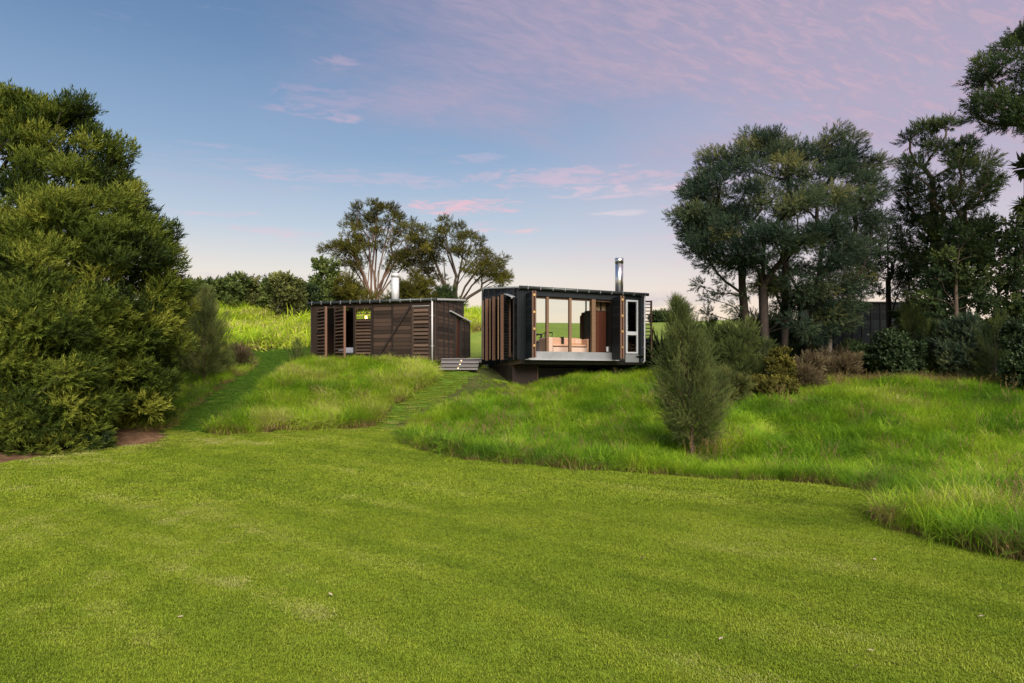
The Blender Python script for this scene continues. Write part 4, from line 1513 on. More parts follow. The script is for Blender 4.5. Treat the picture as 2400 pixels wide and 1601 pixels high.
def tubes_mesh(name, tubes, n=6):
    mb = MB()
    for pts, rs in tubes:
        mb.tube([tuple(p) for p in pts], [float(x) for x in rs], n, cap=False)
    me = bpy.data.meshes.new(name)
    me.from_pydata(mb.v, [], mb.f)
    me.polygons.foreach_set('use_smooth', np.ones(len(me.polygons), bool))
    me.update()
    return me


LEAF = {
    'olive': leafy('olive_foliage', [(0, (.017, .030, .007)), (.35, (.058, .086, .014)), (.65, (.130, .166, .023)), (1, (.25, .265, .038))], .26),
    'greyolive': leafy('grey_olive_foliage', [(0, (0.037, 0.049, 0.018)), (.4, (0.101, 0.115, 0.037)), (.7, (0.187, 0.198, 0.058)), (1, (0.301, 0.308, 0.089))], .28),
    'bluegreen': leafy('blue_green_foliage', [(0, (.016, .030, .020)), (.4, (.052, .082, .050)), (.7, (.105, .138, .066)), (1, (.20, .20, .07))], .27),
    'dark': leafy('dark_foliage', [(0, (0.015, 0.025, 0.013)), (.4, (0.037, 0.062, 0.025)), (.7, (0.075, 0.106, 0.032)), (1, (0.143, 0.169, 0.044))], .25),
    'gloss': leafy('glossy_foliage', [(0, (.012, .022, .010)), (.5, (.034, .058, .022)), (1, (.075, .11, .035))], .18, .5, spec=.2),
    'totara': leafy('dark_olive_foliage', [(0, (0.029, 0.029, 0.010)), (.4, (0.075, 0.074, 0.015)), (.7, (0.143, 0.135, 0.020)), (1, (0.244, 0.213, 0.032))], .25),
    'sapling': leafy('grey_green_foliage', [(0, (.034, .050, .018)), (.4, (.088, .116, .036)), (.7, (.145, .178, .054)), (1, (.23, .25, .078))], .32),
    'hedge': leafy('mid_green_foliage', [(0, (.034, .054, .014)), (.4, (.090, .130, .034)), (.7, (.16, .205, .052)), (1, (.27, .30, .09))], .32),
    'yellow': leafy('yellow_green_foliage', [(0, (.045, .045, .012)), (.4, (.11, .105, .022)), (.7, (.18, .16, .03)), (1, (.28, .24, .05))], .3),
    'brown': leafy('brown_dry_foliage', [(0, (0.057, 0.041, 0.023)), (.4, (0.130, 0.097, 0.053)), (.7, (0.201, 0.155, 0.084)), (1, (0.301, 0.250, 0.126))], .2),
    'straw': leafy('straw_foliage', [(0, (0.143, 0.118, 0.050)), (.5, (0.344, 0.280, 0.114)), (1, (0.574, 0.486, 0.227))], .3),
}


def poly_clumps(poly, y, n, rng, depth=.8, shell=.6, minsep=.0, rim=0, inset=16):
    """clump centres inside an outline seen at distance y, spread in depth as an ellipse"""
    P = np.array(poly, float)
    lo, hi = P.min(0), P.max(0)
    out = []
    tries = 0
    while len(out) < n and tries < n * 200:
        tries += 1
        px, py = rng.uniform(lo[0], hi[0]), rng.uniform(lo[1], hi[1])
        if not inside(poly, np.array([px]), np.array([py]))[0]:
            continue
        row = [(poly[i], poly[(i + 1) % len(poly)]) for i in range(len(poly))]
        xsn = [a[0] + (b[0] - a[0]) * (py - a[1]) / (b[1] - a[1]) for a, b in row if (a[1] > py) != (b[1] > py)]
        xl, xr = min(xsn), max(xsn)
        cxp, hw = (xl + xr) / 2, max((xr - xl) / 2, 1)
        uu = (px - cxp) / hw
        dmax = math.sqrt(max(0, 1 - uu * uu)) * hw * y / FPX * depth
        top = np.clip((py - lo[1]) / (hi[1] - lo[1]) * 3.0, .25, 1)
        sgn = rng.choice([-1, 1], p=[.62, .38])
        dep = sgn * dmax * top * (rng.uniform(0, 1) ** (1 - shell * .8))
        c = at(px, py, y + dep)
        if out and minsep and min(np.linalg.norm(c - q) for q in out) < minsep:
            continue
        out.append(c)
    if rim:                                                  # clumps that carry the outer edge of the crown
        c0 = P.mean(0)
        for i in range(len(P)):
            a, b = P[i], P[(i + 1) % len(P)]
            k = max(1, int(np.linalg.norm(b - a) / rim))
            for q in range(k):
                e = a + (b - a) * (q + rng.uniform(.2, .8)) / k
                e = e + (c0 - e) / np.linalg.norm(c0 - e) * rng.uniform(.5, 1.8) * inset
                c = at(e[0], e[1], y + rng.normal(0, .35))
                out.append(c)
    return np.array(out)


def foliage(clumps, rad, per, size, kind, rng, up=.5, flat=.6, tint_c=.28, centre=None, droop=0.0, shell=.55):
    """twigs around every clump centre, pointing out and up; some clumps younger and lighter"""
    n = len(clumps)
    rad = np.broadcast_to(np.asarray(rad, float), (n,))
    ct = rng.normal(.45, tint_c * .5, n)
    idx = np.repeat(np.arange(n), np.maximum(1, (per * (rad / rad.mean()) ** 2).astype(int)))
    d = rng.normal(size=(len(idx), 3))
    d /= np.linalg.norm(d, axis=1, keepdims=True)
    rr = rng.uniform(0, 1, len(idx)) ** (1 - shell)
    off = d * (rr * rad[idx])[:, None]
    off[:, 2] *= flat
    P = clumps[idx] + off
    D = d * .8 + np.array([0, 0, up]) + rng.normal(0, .35, (len(idx), 3))
    if centre is not None:
        o = clumps[idx] - centre
        o[:, 2] *= .4
        D += .40 * o / (np.linalg.norm(o, axis=1, keepdims=True) + 1e-9)
    D[:, 2] -= droop
    S = size * rng.uniform(.7, 1.35, len(idx))
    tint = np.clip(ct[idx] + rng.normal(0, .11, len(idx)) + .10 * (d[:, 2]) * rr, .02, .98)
    return P, D, S, tint


def plant(name, label, cat, base, clumps, rad, per, size, kind, mat, bark, seed, trunks=None, trunk_r=.1, tip=.012, group=None, crown='crown', n_tube=6, extra=None, reach=.35, **kw):
    """tree or bush: trunk > nothing, crown > nothing; base = world point at the foot"""
    rng = np.random.default_rng(seed)
    base = np.array(base, float)
    o = tag(empty(name, tuple(base)), label, cat, group)
    clumps = np.asarray(clumps, float)
    if trunks is None:
        c = clumps.mean(0)
        zlow = clumps[:, 2].min()
        trunks = [[base - np.array([0, 0, .15]), base * .6 + np.array([base[0] * .7 + c[0] * .3, base[1], max(base[2] + .3, zlow)]) * .4]]
    if bark is not None:
        tb_ = skeleton(trunks, clumps, rng, tip=tip, trunk_r=trunk_r, reach=reach)
        for pts, rs in tb_:
            for k in range(len(pts)):
                pts[k] = np.asarray(pts[k]) - base
        link('trunk', tubes_mesh('trunk', tb_, n_tube), bark, o)
    if name in ('bush', 'shrub'):
        per = per * .72
    P, D, S, T_ = foliage(clumps, rad, per, size, kind, rng, centre=clumps.mean(0), **kw)
    if extra:
        P, D, S, T_ = extra(P, D, S, T_, rng)
    v_, t_, a_ = sprays(P - base, D, S, T_, kind, rng)
    link(crown, np_mesh(crown, v_, None, t_, {'tint': a_}), mat, o)
    return o


# the big tree on the left, and a greyer one in front of it
rng0 = np.random.default_rng(5)
L1 = [(-60, 205), (0, 203), (60, 232), (110, 250), (150, 238), (178, 232), (192, 265), (215, 305), (243, 305), (252, 350), (285, 352), (285, 400), (308, 425), (350, 470), (352, 512), (394, 560), (392, 610), (418, 652), (424, 700),
      (412, 760), (418, 800), (408, 860), (403, 905), (388, 960), (345, 1000), (300, 1030), (180, 1045), (-60, 1060), (-260, 1050), (-320, 700), (-280, 420), (-170, 250)]
c1 = poly_clumps(L1, 17.6, 370, rng0, .75, .72, .34, rim=26, inset=34)
c1b = poly_clumps(L1, 17.6, 0, rng0, rim=30, inset=10)
c1b = c1b[np.array([abs(c[0]) / c[1] < .80 for c in c1b])]
c1n = len(c1)
c1 = np.concatenate([c1, c1b])
b1_ = at(-20, 1040, 17.8)
b1_[2] = gz(b1_[0], b1_[1])
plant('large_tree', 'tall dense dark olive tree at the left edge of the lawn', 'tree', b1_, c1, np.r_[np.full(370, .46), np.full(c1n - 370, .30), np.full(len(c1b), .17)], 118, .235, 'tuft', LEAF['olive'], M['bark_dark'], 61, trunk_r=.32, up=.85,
      trunks=[[b1_ - np.array([0, 0, .2]), b1_ + np.array([.05, 0, 1.4]), b1_ + np.array([-.05, .1, 3.2]), b1_ + np.array([0, 0, 5.6]), b1_ + np.array([.1, 0, 7.4])]], tint_c=.6, flat=.62)
L2 = [(-160, 1078), (-190, 760), (-110, 570), (0, 525), (55, 575), (125, 650), (200, 730), (228, 800), (220, 900), (235, 1000), (210, 1055), (0, 1075)]
c2 = poly_clumps(L2, 14.8, 130, rng0, .6, .8, .32, rim=36, inset=34)
b2_ = at(-40, 1072, 15.0)
b2_[2] = gz(b2_[0], b2_[1])
plant('large_tree', 'lower grey-green tree in front of the tall dark one on the left', 'tree', b2_, c2, .42, 135, .20, 'tuft', LEAF['olive'], M['bark_dark'], 62, trunk_r=.18,
      trunks=[[b2_ - np.array([0, 0, .2]), b2_ + np.array([0, 0, 1.2]), b2_ + np.array([-.1, .1, 2.6])]], tint_c=.5, flat=.65)


def bush(label, px, ptop, pbase, hw, y, kind, mat, seed, name='bush', cat='bush', n=14, per=110, size=.20, rad=None, bark=None, group=None, depth=.7, shape='round', up=.6, tip=.008, flat=.7, on_ground=True, clear=.06, **kw):
    """a bush whose outline is about (px +- hw, ptop..pbase) seen at distance y"""
    rng = np.random.default_rng(seed)
    base = at(px, pbase, y)
    if on_ground:
        base[2] = gz(base[0], base[1])
    h = (pbase - ptop) / FPX * y
    w_ = hw / FPX * y
    top = CAM_H + (HZ - ptop) / FPX * y
    h = max(top - base[2], .2)
    w_ *= 1.12
    r0 = rad or max(.26 * w_, .10)
    cl = []
    for i in range(n):
        t = ((i + rng.uniform(.1, .9)) / n)
        if shape == 'cone':
            wz = (1 - t) ** .8 * .95 + .05
        elif shape == 'plume':
            wz = max(.06, math.sin(math.pi * min(1, (t * .82 + .16))) ** .9 * (1 - .28 * t))
        else:
            wz = math.sqrt(max(.04, 1 - (t * 1.25 - .35) ** 2))
        a = rng.uniform(0, 6.28)
        q = math.sqrt(rng.uniform(.1, 1))
        cl.append(base + np.array([math.cos(a) * max(w_ - r0 * .8, .05) * wz * q, math.sin(a) * w_ * depth * wz * q, (clear + (1 - clear) * t) * max(h - r0 * .6, .1)]))
    if shape == 'round':
        for i in range(max(3, n // 4)):                      # stray shoots beyond the outline
            a, e = rng.uniform(0, 6.28), rng.uniform(.2, 1.3)
            cl.append(base + np.array([math.cos(a) * math.cos(e) * w_, math.sin(a) * math.cos(e) * w_ * depth, .25 * h + math.sin(e) * h * .85]))
    rr_ = r0 * rng.uniform(.65, 1.25, len(cl))
    return plant(name, label, cat, base, cl, rr_, per, size, kind, mat, bark or M['bark_dark'], seed, trunk_r=max(.012, .02 * w_ + .008), tip=tip, group=group, up=up, flat=flat, n_tube=5, **kw)


def wispy_tree(name, label, px, ptop, pbase, hw, y, mat, bark, seed, nb, per, size, clear=.12, cat='tree', peak=.30, tone=.5, loose=1.0):
    """young feathery tree: thin rising branches, twigs along every branch"""
    rng = np.random.default_rng(seed)
    base = at(px, pbase, y)
    base[2] = gz(base[0], base[1])
    h = CAM_H + (HZ - ptop) / FPX * y - base[2]
    w_ = hw / FPX * y
    o = tag(empty(name, tuple(base)), label, cat)
    tubes, P, D, S, T_ = [], [], [], [], []
    bend = rng.normal(0, .03, 2)

    def tp(z):
        return np.array([bend[0] * z * z, bend[1] * z * z, z])
    tubes.append(([tp(q * h) for q in np.linspace(-.03, .97, 9)], list(np.linspace(.012 + .012 * h, .004, 9))))
    for i in range(nb):
        t = clear + (.99 - clear) * ((i + rng.uniform()) / nb) ** .92
        env = (.62 + .38 * t / peak) if t < peak else max(.05, (1 - (t - peak) / (1 - peak)) ** .9)
        a = i * 2.399 + rng.uniform(-.5, .5)
        ang = R(80) * (1 - t) + R(22) * t + rng.normal(0, .12)
        L = w_ * env / max(math.sin(ang), .3) * rng.uniform(.65, 1.12)
        d0 = np.array([math.cos(a) * math.sin(ang), math.sin(a) * math.sin(ang), math.cos(ang)])
        z0 = max(clear * .85, t - L * math.cos(ang) / h * .8) * h
        p0 = tp(z0)
        pts = [p0 + d0 * L * q + np.array([0, 0, .16 * L * q * q]) for q in (0, .35, .7, 1.0)]
        tubes.append((pts, [.004 + .006 * L, .004 + .004 * L, .004, .002]))
        ct = tone + rng.normal(0, .20)
        for k in range(int(per * (.5 + .8 * L / max(w_, .1)))):
            q = rng.uniform(.18, 1.0) ** .8
            c = p0 + d0 * L * q + np.array([0, 0, .16 * L * q * q]) + rng.normal(0, .07 * L + .015, 3) * (1.15 - .6 * q) * loose
            P.append(c)
            D.append(d0 + np.array([0, 0, .25 + .3 * q]) + rng.normal(0, .30 * loose, 3))
            S.append(size * rng.uniform(.6, 1.3) * (1.1 - .3 * q))
            T_.append(np.clip(ct + rng.normal(0, .10) + .18 * (q - .5), .02, .98))
    link('trunk', tubes_mesh('trunk', tubes, 5), bark, o)
    v_, t_, a_ = sprays(np.array(P), np.array(D), np.array(S), np.array(T_), 'wisp', rng)
    link('crown', np_mesh('crown', v_, None, t_, {'tint': a_}), mat, o)
    return o


bush('low dark glossy bush at the foot of the big left tree', 190, 1028, 1066, 58, 14.7, 'broad', LEAF['gloss'], 70, n=16, per=60, size=.15)
wispy_tree('young_tree', 'feathery grey-green young tree beside the mown path', 478, 682, 900, 76, 22.5, LEAF['sapling'], M['bark_red'], 71, 120, 58, .32, .08, tone=.68)
wispy_tree('shrub', 'darker feathery shrub between the big left tree and the young one', 424, 715, 892, 48, 24.2, LEAF['dark'], M['bark_dark'], 72, 70, 44, .32, .04, 'shrub', .4)
bush('small round brownish shrub at the bend of the mown path', 562, 822, 875, 32, 25, 'feather', LEAF['brown'], 73, 'shrub', 'shrub', n=16, per=70, size=.18)
bush('low grey-green shrub just left of the round brownish one', 520, 838, 888, 30, 24.4, 'feather', LEAF['greyolive'], 171, 'shrub', 'shrub', n=14, per=60, size=.18)
wispy_tree('sapling', 'small upright sapling at the left corner of the brown cabin', 697, 800, 858, 27, 26.4, LEAF['hedge'], M['bark_red'], 74, 34, 16, .22, .05, 'sapling')
wispy_tree('young_tree', 'bushy feathery young tree standing in the long grass below the black cabin', 1622, 708, 1056, 94, 14.1, LEAF['sapling'], M['bark_red'], 75, 140, 56, .28, .10, loose=1.8, peak=.36)

# row of bushes and trees beyond the left cabin
row = [(440, 655, 742, 40, 39, 'hedge', 'broad leaved mid green bush at the left end of the far row'), (497, 652, 735, 42, 41, 'hedge', 'rounded bush second from the left in the far row'),
       (548, 648, 738, 40, 41, 'hedge', 'leafy bush left of the middle of the far row'), (597, 655, 738, 36, 42, 'greyolive', 'olive bush in the middle of the far row'),
       (640, 650, 740, 30, 40, 'hedge', 'green bush just left of the loose pale one in the far row'), (672, 645, 745, 36, 39, 'greyolive', 'loose pale bush with bare stems in the far row'),
       (712, 660, 742, 36, 41, 'dark', 'dark bush against the left end of the brown cabin roof')]
for i, (px, pt, pb, hw, y, mk, lb_) in enumerate(row):
    bush(lb_, px, pt + 10, pb, hw, y, 'broad', LEAF[mk], 80 + i, n=30, per=58, size=.30, rad=.30, bark=M['bark_pale'], group='far row of bushes', tip=.014)
bush('thin airy tree left of the tall bare-limbed tree', 765, 622, 735, 36, 42, 'broad', LEAF['hedge'], 90, 'slender_tree', 'tree', n=22, per=45, size=.34, rad=.34, bark=M['bark_pale'], shape='round', tip=.016)
bush('olive bush behind the brown cabin, left of its flue', 828, 662, 735, 42, 42, 'needle', LEAF['totara'], 91, n=22, per=110, size=.40, rad=.42)
bush('dark olive bush behind the brown cabin, right of its flue', 968, 668, 735, 52, 43, 'needle', LEAF['totara'], 92, n=26, per=110, size=.40, rad=.42)
bush('dark bush behind the gap between the cabins', 1040, 690, 740, 40, 43, 'needle', LEAF['dark'], 94, n=16, per=90, size=.40, rad=.40)


def fan_tree(label, y, base_px, pts, bark, seed, stems, leaf, rad, per, size, spread):
    rng = np.random.default_rng(seed)
    b = at(base_px, 735, y)
    b[2] = gz(b[0], b[1])
    cl = []
    for (px, py) in pts:
        for k in range(4):
            c = at(px + rng.normal(0, 11), py + rng.normal(0, 8), y)
            c[1] += rng.uniform(-1, 1) * spread
            cl.append(c)
    tr = []
    for (px, py, dyy) in stems:
        f = b + np.array([rng.normal(0, .22), rng.normal(0, .22), -.2])
        e = at(px, py, y)
        e[1] += dyy
        j1, j2 = rng.normal(0, .10, 3), rng.normal(0, .16, 3)
        q = np.array([.55, .6, 1.0])
        tr.append([f, f + (e - f) * np.array([.10, .2, .25]) + j1 * .5, f + (e - f) * np.array([.32, .45, .5]) + j1, f + (e - f) * np.array([.64, .7, .76]) + j2, e])
    return plant('bare_limbed_tree', label, 'tree', b, cl, rad, per, size, 'needle', LEAF[leaf], bark, seed, trunks=tr, trunk_r=.105, tip=.011, up=.5, flat=.5, reach=.06, tint_c=.35)


fan_tree('tall tree with many bare upright limbs behind the brown cabin', 45, 872,
         [(772, 590), (790, 580), (812, 577), (835, 572), (815, 545), (835, 520), (845, 500), (865, 488), (885, 487), (905, 492), (925, 502), (940, 512), (880, 510), (860, 530), (945, 535), (958, 560), (975, 548), (990, 565), (1000, 590), (955, 590),
          (850, 556), (900, 530), (920, 550), (800, 600), (820, 612), (845, 600), (930, 600), (905, 580), (870, 575), (840, 630), (935, 625), (915, 610), (885, 545), (960, 610), (830, 590)], M['bark_red'], 95, [(800, 590, .5), (822, 560, -.8), (842, 525, .6), (858, 505, -.5), (876, 498, .8), (893, 503, -.7), (912, 512, .4), (928, 530, -1), (945, 552, .7), (966, 568, -.3), (985, 588, .6), (825, 610, 1.0), (940, 600, 1.2), (870, 540, 1.5)], 'totara', .36, 46, .30, 1.8)
fan_tree('wider tree of forking bare limbs behind the gap between the cabins', 46, 1062,
         [(962, 612), (975, 590), (988, 572), (1008, 575), (1020, 552), (1042, 540), (1062, 535), (1085, 542), (1104, 556), (1120, 575), (1140, 592), (1150, 610), (1165, 620), (1178, 636), (1188, 652), (1172, 660), (1150, 640), (1135, 622),
          (985, 610), (1000, 632), (975, 645), (1000, 600), (1030, 575), (1095, 590), (1115, 605), (1160, 655), (1125, 650), (1060, 565), (1010, 605), (1045, 590), (1075, 595), (1105, 630), (990, 660), (1020, 640)], M['bark'], 96, [(975, 612, .5), (985, 590, -.6), (1005, 580, .8), (1025, 562, -.8), (1045, 552, .4), (1065, 548, -.6), (1085, 555, .9), (1105, 572, -.5), (1122, 590, .6), (1140, 608, -.9), (1158, 628, .3), (1175, 648, -.3), (1130, 640, 1.0), (1000, 640, 1.0)], 'totara', .38, 46, .30, 1.8)
bush('tiny round tree on the skyline right of the black cabin', 1543, 738, 762, 15, 74, 'broad', LEAF['dark'], 97, 'far_tree', 'tree', n=12, per=40, size=.5, rad=.45)
bush('smaller tree on the skyline between the black cabin and the feathery young tree', 1566, 746, 760, 10, 74, 'broad', LEAF['dark'], 98, 'far_tree', 'tree', n=8, per=30, size=.45, rad=.4)

# flax beside the black cabin
fb = at(1540, 858, 26.3)
fb[2] = gz(fb[0], fb[1])
rf = np.random.default_rng(99)
plant('flax_plant', 'dark spiky flax plant against the right end of the black cabin', 'plant', fb, [fb + np.array([rf.uniform(-.35, .3), rf.uniform(-.4, .4), rf.uniform(0, .3)]) for _ in range(12)], .12, 4, 1.15, 'strap', LEAF['gloss'], None, 99, up=1.3, crown='leaves')

# the big feathery tree on the right
rngR = np.random.default_rng(6)
R1 = [(1590, 510), (1600, 465), (1628, 395), (1668, 362), (1725, 345), (1752, 305), (1795, 284), (1840, 296), (1868, 338), (1912, 335), (1958, 305), (2020, 345), (2062, 390), (2075, 450), (2062, 560), (2042, 650), (2020, 715), (1985, 770), (1930, 765), (1880, 730), (1840, 712), (1800, 690), (1770, 640),
      (1705, 640), (1660, 622), (1605, 580)]
cR = poly_clumps(R1, 23, 160, rngR, .8, .75, .42, rim=34, inset=26)
low = np.array([at(px, py, 22.6 + rngR.uniform(-1, 1)) for px, py in ((1640, 668), (1665, 700), (1690, 690), (1720, 720), (1700, 660), (1745, 690), (1660, 735), (1735, 745), (1940, 770), (1925, 785), (1890, 770), (1860, 750), (1905, 790), (1950, 735), (1830, 735))])
rt = at(1805, 888, 22.4)
rt[2] = gz(rt[0], rt[1])


def stem(px0, py0, y0, px1, py1, y1, bowx=0.0):
    a, b = at(px0, py0, y0), at(px1, py1, y1)
    a[2] = gz(a[0], a[1]) - .2
    mid1, mid2 = a * .66 + b * .34 + np.array([bowx, 0, 0]), a * .33 + b * .67 + np.array([bowx * .7, 0, 0])
    return [a, mid1, mid2, b]


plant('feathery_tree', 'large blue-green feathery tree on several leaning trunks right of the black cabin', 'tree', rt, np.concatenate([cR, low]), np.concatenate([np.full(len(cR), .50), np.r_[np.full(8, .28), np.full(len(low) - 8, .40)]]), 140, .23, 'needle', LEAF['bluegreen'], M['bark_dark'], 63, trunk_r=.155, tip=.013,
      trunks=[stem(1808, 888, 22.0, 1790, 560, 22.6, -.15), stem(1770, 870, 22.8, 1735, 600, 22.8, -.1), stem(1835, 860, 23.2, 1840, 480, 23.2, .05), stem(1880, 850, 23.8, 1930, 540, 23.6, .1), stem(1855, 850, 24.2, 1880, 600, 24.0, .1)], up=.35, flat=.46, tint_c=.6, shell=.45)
stP = stem(1944, 850, 23.5, 1945, 640, 23.5)
# tall airy tree
R2 = [(2135, 300), (2185, 265), (2238, 300), (2285, 335), (2330, 395), (2340, 440), (2295, 500), (2325, 560), (2290, 640), (2235, 690), (2150, 690), (2100, 640), (2095, 520), (2112, 430), (2118, 340)]
cR2 = poly_clumps(R2, 25, 56, rngR, .8, .5, .55, rim=45)
bt = at(2205, 860, 24.6)
bt[2] = gz(bt[0], bt[1])
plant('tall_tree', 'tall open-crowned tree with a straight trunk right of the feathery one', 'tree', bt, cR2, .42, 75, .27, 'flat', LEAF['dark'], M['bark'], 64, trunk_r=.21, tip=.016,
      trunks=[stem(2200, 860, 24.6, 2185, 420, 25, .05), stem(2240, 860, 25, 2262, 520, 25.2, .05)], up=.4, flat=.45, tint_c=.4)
ivy = np.array([at(px, py, 24.3 + rngR.uniform(-.5, .5)) for px, py in ((2190, 560), (2215, 590), (2180, 620), (2230, 640), (2200, 670), (2250, 600), (2175, 700), (2215, 720), (2270, 660), (2245, 700), (2285, 690), (2195, 750), (2225, 760))])
plant('climbing_creeper', 'dark broad-leaved creeper clothing the trunk of the tall open-crowned tree', 'creeper', bt + np.array([0, -.45, 0]), ivy, .55, 75, .26, 'broad', LEAF['gloss'], M['bark_dark'], 65, trunk_r=.04, up=.1, flat=.9)
# leaning tree in the top right corner
R4 = [(2262, 215), (2290, 160), (2335, 110), (2400, 55), (2500, 20), (2650, 90), (2680, 330), (2480, 340), (2400, 290), (2340, 305), (2290, 290)]
cR4 = poly_clumps(R4, 20, 85, rngR, .8, .6, .36, rim=40)
bq = at(2540, 930, 20.5)
bq[2] = gz(bq[0], bq[1])
plant('tall_tree', 'tree whose crown leans into the top right corner of the view', 'tree', bq, cR4, .34, 62, .24, 'flat', LEAF['dark'], M['bark'], 66, trunk_r=.26, tip=.016,
      trunks=[[bq - np.array([0, 0, .2]), bq + np.array([-.1, 0, 2.5]), bq + np.array([-.1, 0, 5.0]), bq + np.array([-.4, 0, 7.0])], ], up=.4, flat=.45)
# slimmer trees between
R6 = [(2010, 600), (2060, 520), (2100, 500), (2140, 560), (2150, 640), (2125, 690), (2050, 690)]
bs6 = at(2085, 850, 26.5)
bs6[2] = gz(bs6[0], bs6[1])
plant('slim_tree', 'slim dark tree between the feathery tree and the tall open-crowned one', 'tree', bs6, poly_clumps(R6, 26.5, 26, rngR, .8, .5, .45), .34, 36, .27, 'flat', LEAF['dark'], M['bark_dark'], 67, trunk_r=.10, tip=.014, trunks=[stem(2085, 850, 26.5, 2080, 560, 26.5)], flat=.5)
bs7 = at(2250, 850, 22)
bs7[2] = gz(bs7[0], bs7[1])
plant('slim_tree', 'slim pale-trunked tree in front of the tall open-crowned one', 'tree', bs7, np.array([at(px, py, 22 + rngR.uniform(-.6, .6)) for px, py in ((2190, 650), (2215, 600), (2260, 570), (2300, 600), (2320, 650), (2280, 690), (2225, 690), (2175, 700), (2310, 710), (2250, 640), (2240, 545), (2290, 545), (2200, 745), (2300, 760))]), .36, 44, .24, 'broad', LEAF['dark'], M['bark'], 68, trunk_r=.075, tip=.008, trunks=[stem(2243, 850, 22, 2240, 640, 22)])
bs8 = at(2330, 850, 24)
bs8[2] = gz(bs8[0], bs8[1])
R8 = [(2290, 560), (2340, 520), (2400, 500), (2450, 560), (2450, 720), (2380, 760), (2300, 740), (2280, 640)]
plant('slim_tree', 'loose slim tree at the right edge below the leaning crown', 'tree', bs8, poly_clumps(R8, 24.5, 44, rngR, .8, .5, .40), .34, 36, .28, 'broad', LEAF['dark'], M['bark'], 69, trunk_r=.09, trunks=[stem(2330, 850, 24, 2345, 600, 24.3), stem(2380, 850, 24.5, 2390, 600, 24.5)])
plant('slim_tree', 'straight pale trunk in shade at the right of the feathery tree', 'tree', np.array([stP[0][0], stP[0][1], stP[0][2] + .2]), np.array([at(px, py, 23.6) for px, py in ((1930, 640), (1960, 660), (1945, 600), (1970, 700), (1915, 690))]), .38, 110, .32, 'feather', LEAF['bluegreen'], M['bark_pale'], 76, trunk_r=.085, trunks=[stP])
# cabbage tree
cb0 = at(2368, 850, 21.5)
cb0[2] = gz(cb0[0], cb0[1])
cbc = np.array([at(px, py, 21.5) for px, py in ((2412, 392), (2404, 480), (2436, 520))])
plant('cabbage_tree', 'spiky-headed palm-like tree at the right edge', 'tree', cb0, cbc, .06, 3, .50, 'strap', LEAF['sapling'], M['bark_dark'], 77, trunk_r=.075, tip=.03, trunks=[stem(2392, 850, 21.5, 2402, 560, 21.5, .22)], up=.1, crown='leaf_heads')

under = [  # px, top, base, half width, distance, twig, leaf, n, per, size, label
    (1725, 778, 930, 66, 20.8, 'feather', 'sapling', 40, 100, .26, 'grey-green bush behind the feathery young tree'),
    (1655, 770, 880, 55, 23.5, 'feather', 'dark', 30, 90, .28, 'dark bush between the black cabin flax and the trunks'),
    (1770, 800, 890, 55, 24, 'feather', 'dark', 26, 90, .28, 'dark bush under the feathery tree, left of its trunks'),
    (1830, 832, 905, 30, 19.8, 'broad', 'yellow', 26, 60, .13, 'upright yellow-leaved shrub in front of the leaning trunks'),
    (1808, 890, 955, 52, 19.2, 'broad', 'yellow', 26, 70, .14, 'wide yellowish shrub below the upright yellow-leaved one'),
    (1712, 885, 965, 42, 18.7, 'feather', 'greyolive', 24, 80, .20, 'olive shrub right of the feathery young tree'),
    (1885, 850, 935, 48, 20.2, 'feather', 'brown', 26, 90, .24, 'brown dry bush right of the yellow shrubs'),
    (1955, 838, 905, 50, 21.2, 'feather', 'brown', 26, 90, .24, 'reddish-brown dry bush at the top of the right bank'),
    (1855, 770, 870, 60, 24.8, 'feather', 'bluegreen', 30, 90, .30, 'blue-green bush behind the leaning trunks'),
    (2020, 822, 880, 52, 23.2, 'flat', 'dark', 24, 90, .26, 'dark ferny bush in front of the black shed'),
    (2140, 712, 870, 50, 23.6, 'feather', 'sapling', 44, 80, .26, 'fine grey-green bush covering the right half of the black shed'),
    (2095, 785, 885, 48, 21.6, 'broad', 'gloss', 34, 80, .20, 'dark glossy bush below the fine grey-green one'),
    (2180, 780, 890, 50, 22.2, 'flat', 'dark', 30, 90, .24, 'dark bush left of the pale slim trunk'),
    (2260, 765, 890, 60, 21.4, 'flat', 'bluegreen', 34, 90, .24, 'blue-green bush at the foot of the pale slim trunk'),
    (2330, 755, 900, 58, 20.6, 'flat', 'dark', 34, 90, .24, 'dark bush under the cabbage tree'),
    (2398, 770, 930, 50, 19.0, 'broad', 'gloss', 36, 80, .20, 'dark glossy bush at the right edge on top of the bank'),
    (2290, 765, 850, 60, 24.5, 'broad', 'dark', 30, 80, .26, 'taller dark bush behind the pale slim trunk'),
    (2380, 745, 850, 60, 25.0, 'broad', 'dark', 34, 80, .26, 'tall dark bush at the right edge behind the cabbage tree'),
    (2160, 745, 840, 40, 25.5, 'strap', 'hedge', 10, 3, .9, 'arching strap-leaved plant beside the black shed'),
    (1790, 745, 880, 70, 25.5, 'feather', 'dark', 34, 90, .30, 'dark bush far behind the leaning trunks'),
    (2480, 800, 960, 70, 18.6, 'broad', 'dark', 30, 80, .22, 'dark bush just beyond the right edge of the lawn bank')]
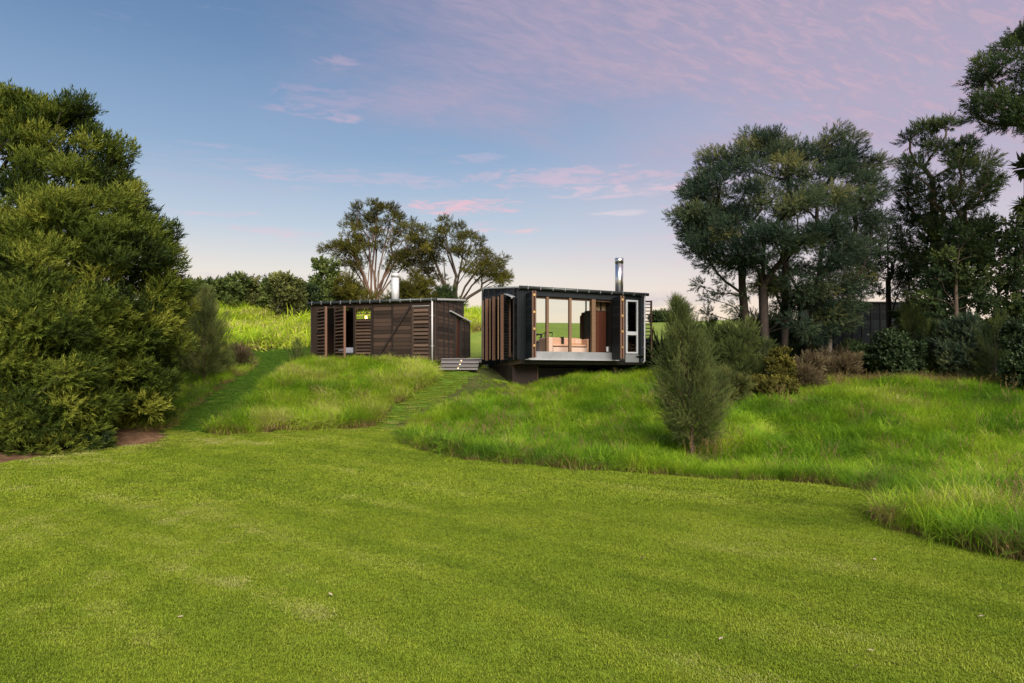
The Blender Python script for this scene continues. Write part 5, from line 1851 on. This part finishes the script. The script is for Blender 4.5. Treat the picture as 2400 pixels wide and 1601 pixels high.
for i, (px, pt, pb, hw, y, tw, mk, n, per, size, lb_) in enumerate(under):
    if px in (2140, 2180, 2330, 1655, 1770):           # feathery saplings among the bushes
        wispy_tree('bush', lb_, px, pt - 18, pb, hw * 1.0, y, LEAF[mk], M['bark_dark'], 200 + i, 62, 36, .30, .03, 'bush', .4)['group'] = 'bushes under the right-hand trees'
        continue
    bush(lb_, px, pt, pb, hw, y, tw, LEAF[mk], 200 + i, n=n, per=per, size=size, up=.7, flat=.85, group='bushes under the right-hand trees')
rs_ = np.random.default_rng(300)
xx, yy = [], []
sp_ = np.array([(X(px, y), y) for px, y in zip(rs_.uniform(1960, 2380, 120), rs_.uniform(20.0, 20.9, 120))])
scatter('dry_grass', np.stack([sp_[:, 0], sp_[:, 1], ground_z(sp_[:, 0], sp_[:, 1]) - .03], -1), np.stack([rs_.normal(0, .15, 120), rs_.normal(0, .15, 120), rs_.uniform(0, 6, 120)], -1),
        np.repeat(rs_.uniform(.7, 1.2, 120)[:, None], 3, 1), np.full(120, .97), np.full(120, .9), rs_.integers(0, 4, 120), long_t[:4], 'dry straw-coloured grass along the top of the right bank')
# fallen leaves on the lawn
for k, (px, py, lb_) in enumerate((
        (423, 1455, 'pale curled dead leaf, the leftmost on the lawn'), (775, 1402, 'pale curled dead leaf alone left of the middle of the lawn'),
        (2042, 1540, 'pale dead leaf in the bottom right corner, the upper of a close pair'), (2008, 1577, 'brown dead leaf in the bottom right corner, the lower of a close pair'),
        (2300, 1465, 'pale dead leaf on the lawn at the far right edge'), (2050, 1330, 'pale dead leaf on the lawn near the right grass bank'),
        (1690, 1508, 'pale dead leaf by itself low on the lawn right of the middle'), (1505, 1318, 'dark brown dead leaf far out on the lawn right of the middle'))):
    y = CAM_H * FPX / (py - HZ)
    mm = MB()
    mm.v = [(-.022, 0, .0), (-.008, .010, .005), (.010, .009, .004), (.024, 0, .007), (.009, -.009, .003), (-.008, -.009, .004), (0, 0, .001)]
    mm.f = [(6, 0, 1), (6, 1, 2), (6, 2, 3), (6, 3, 4), (6, 4, 5), (6, 5, 0)]
    o = mm.build('fallen_leaf', M['dead_brown'] if 'brown' in lb_ else M['dead_leaf'])
    o.location = (X(px, y), y, gz(X(px, y), y) + .026)
    o.rotation_euler = (random.uniform(-.3, .3), random.uniform(-.3, .3), random.uniform(0, 6.28))
    tag(o, lb_, 'leaf', 'dead leaves on the lawn')
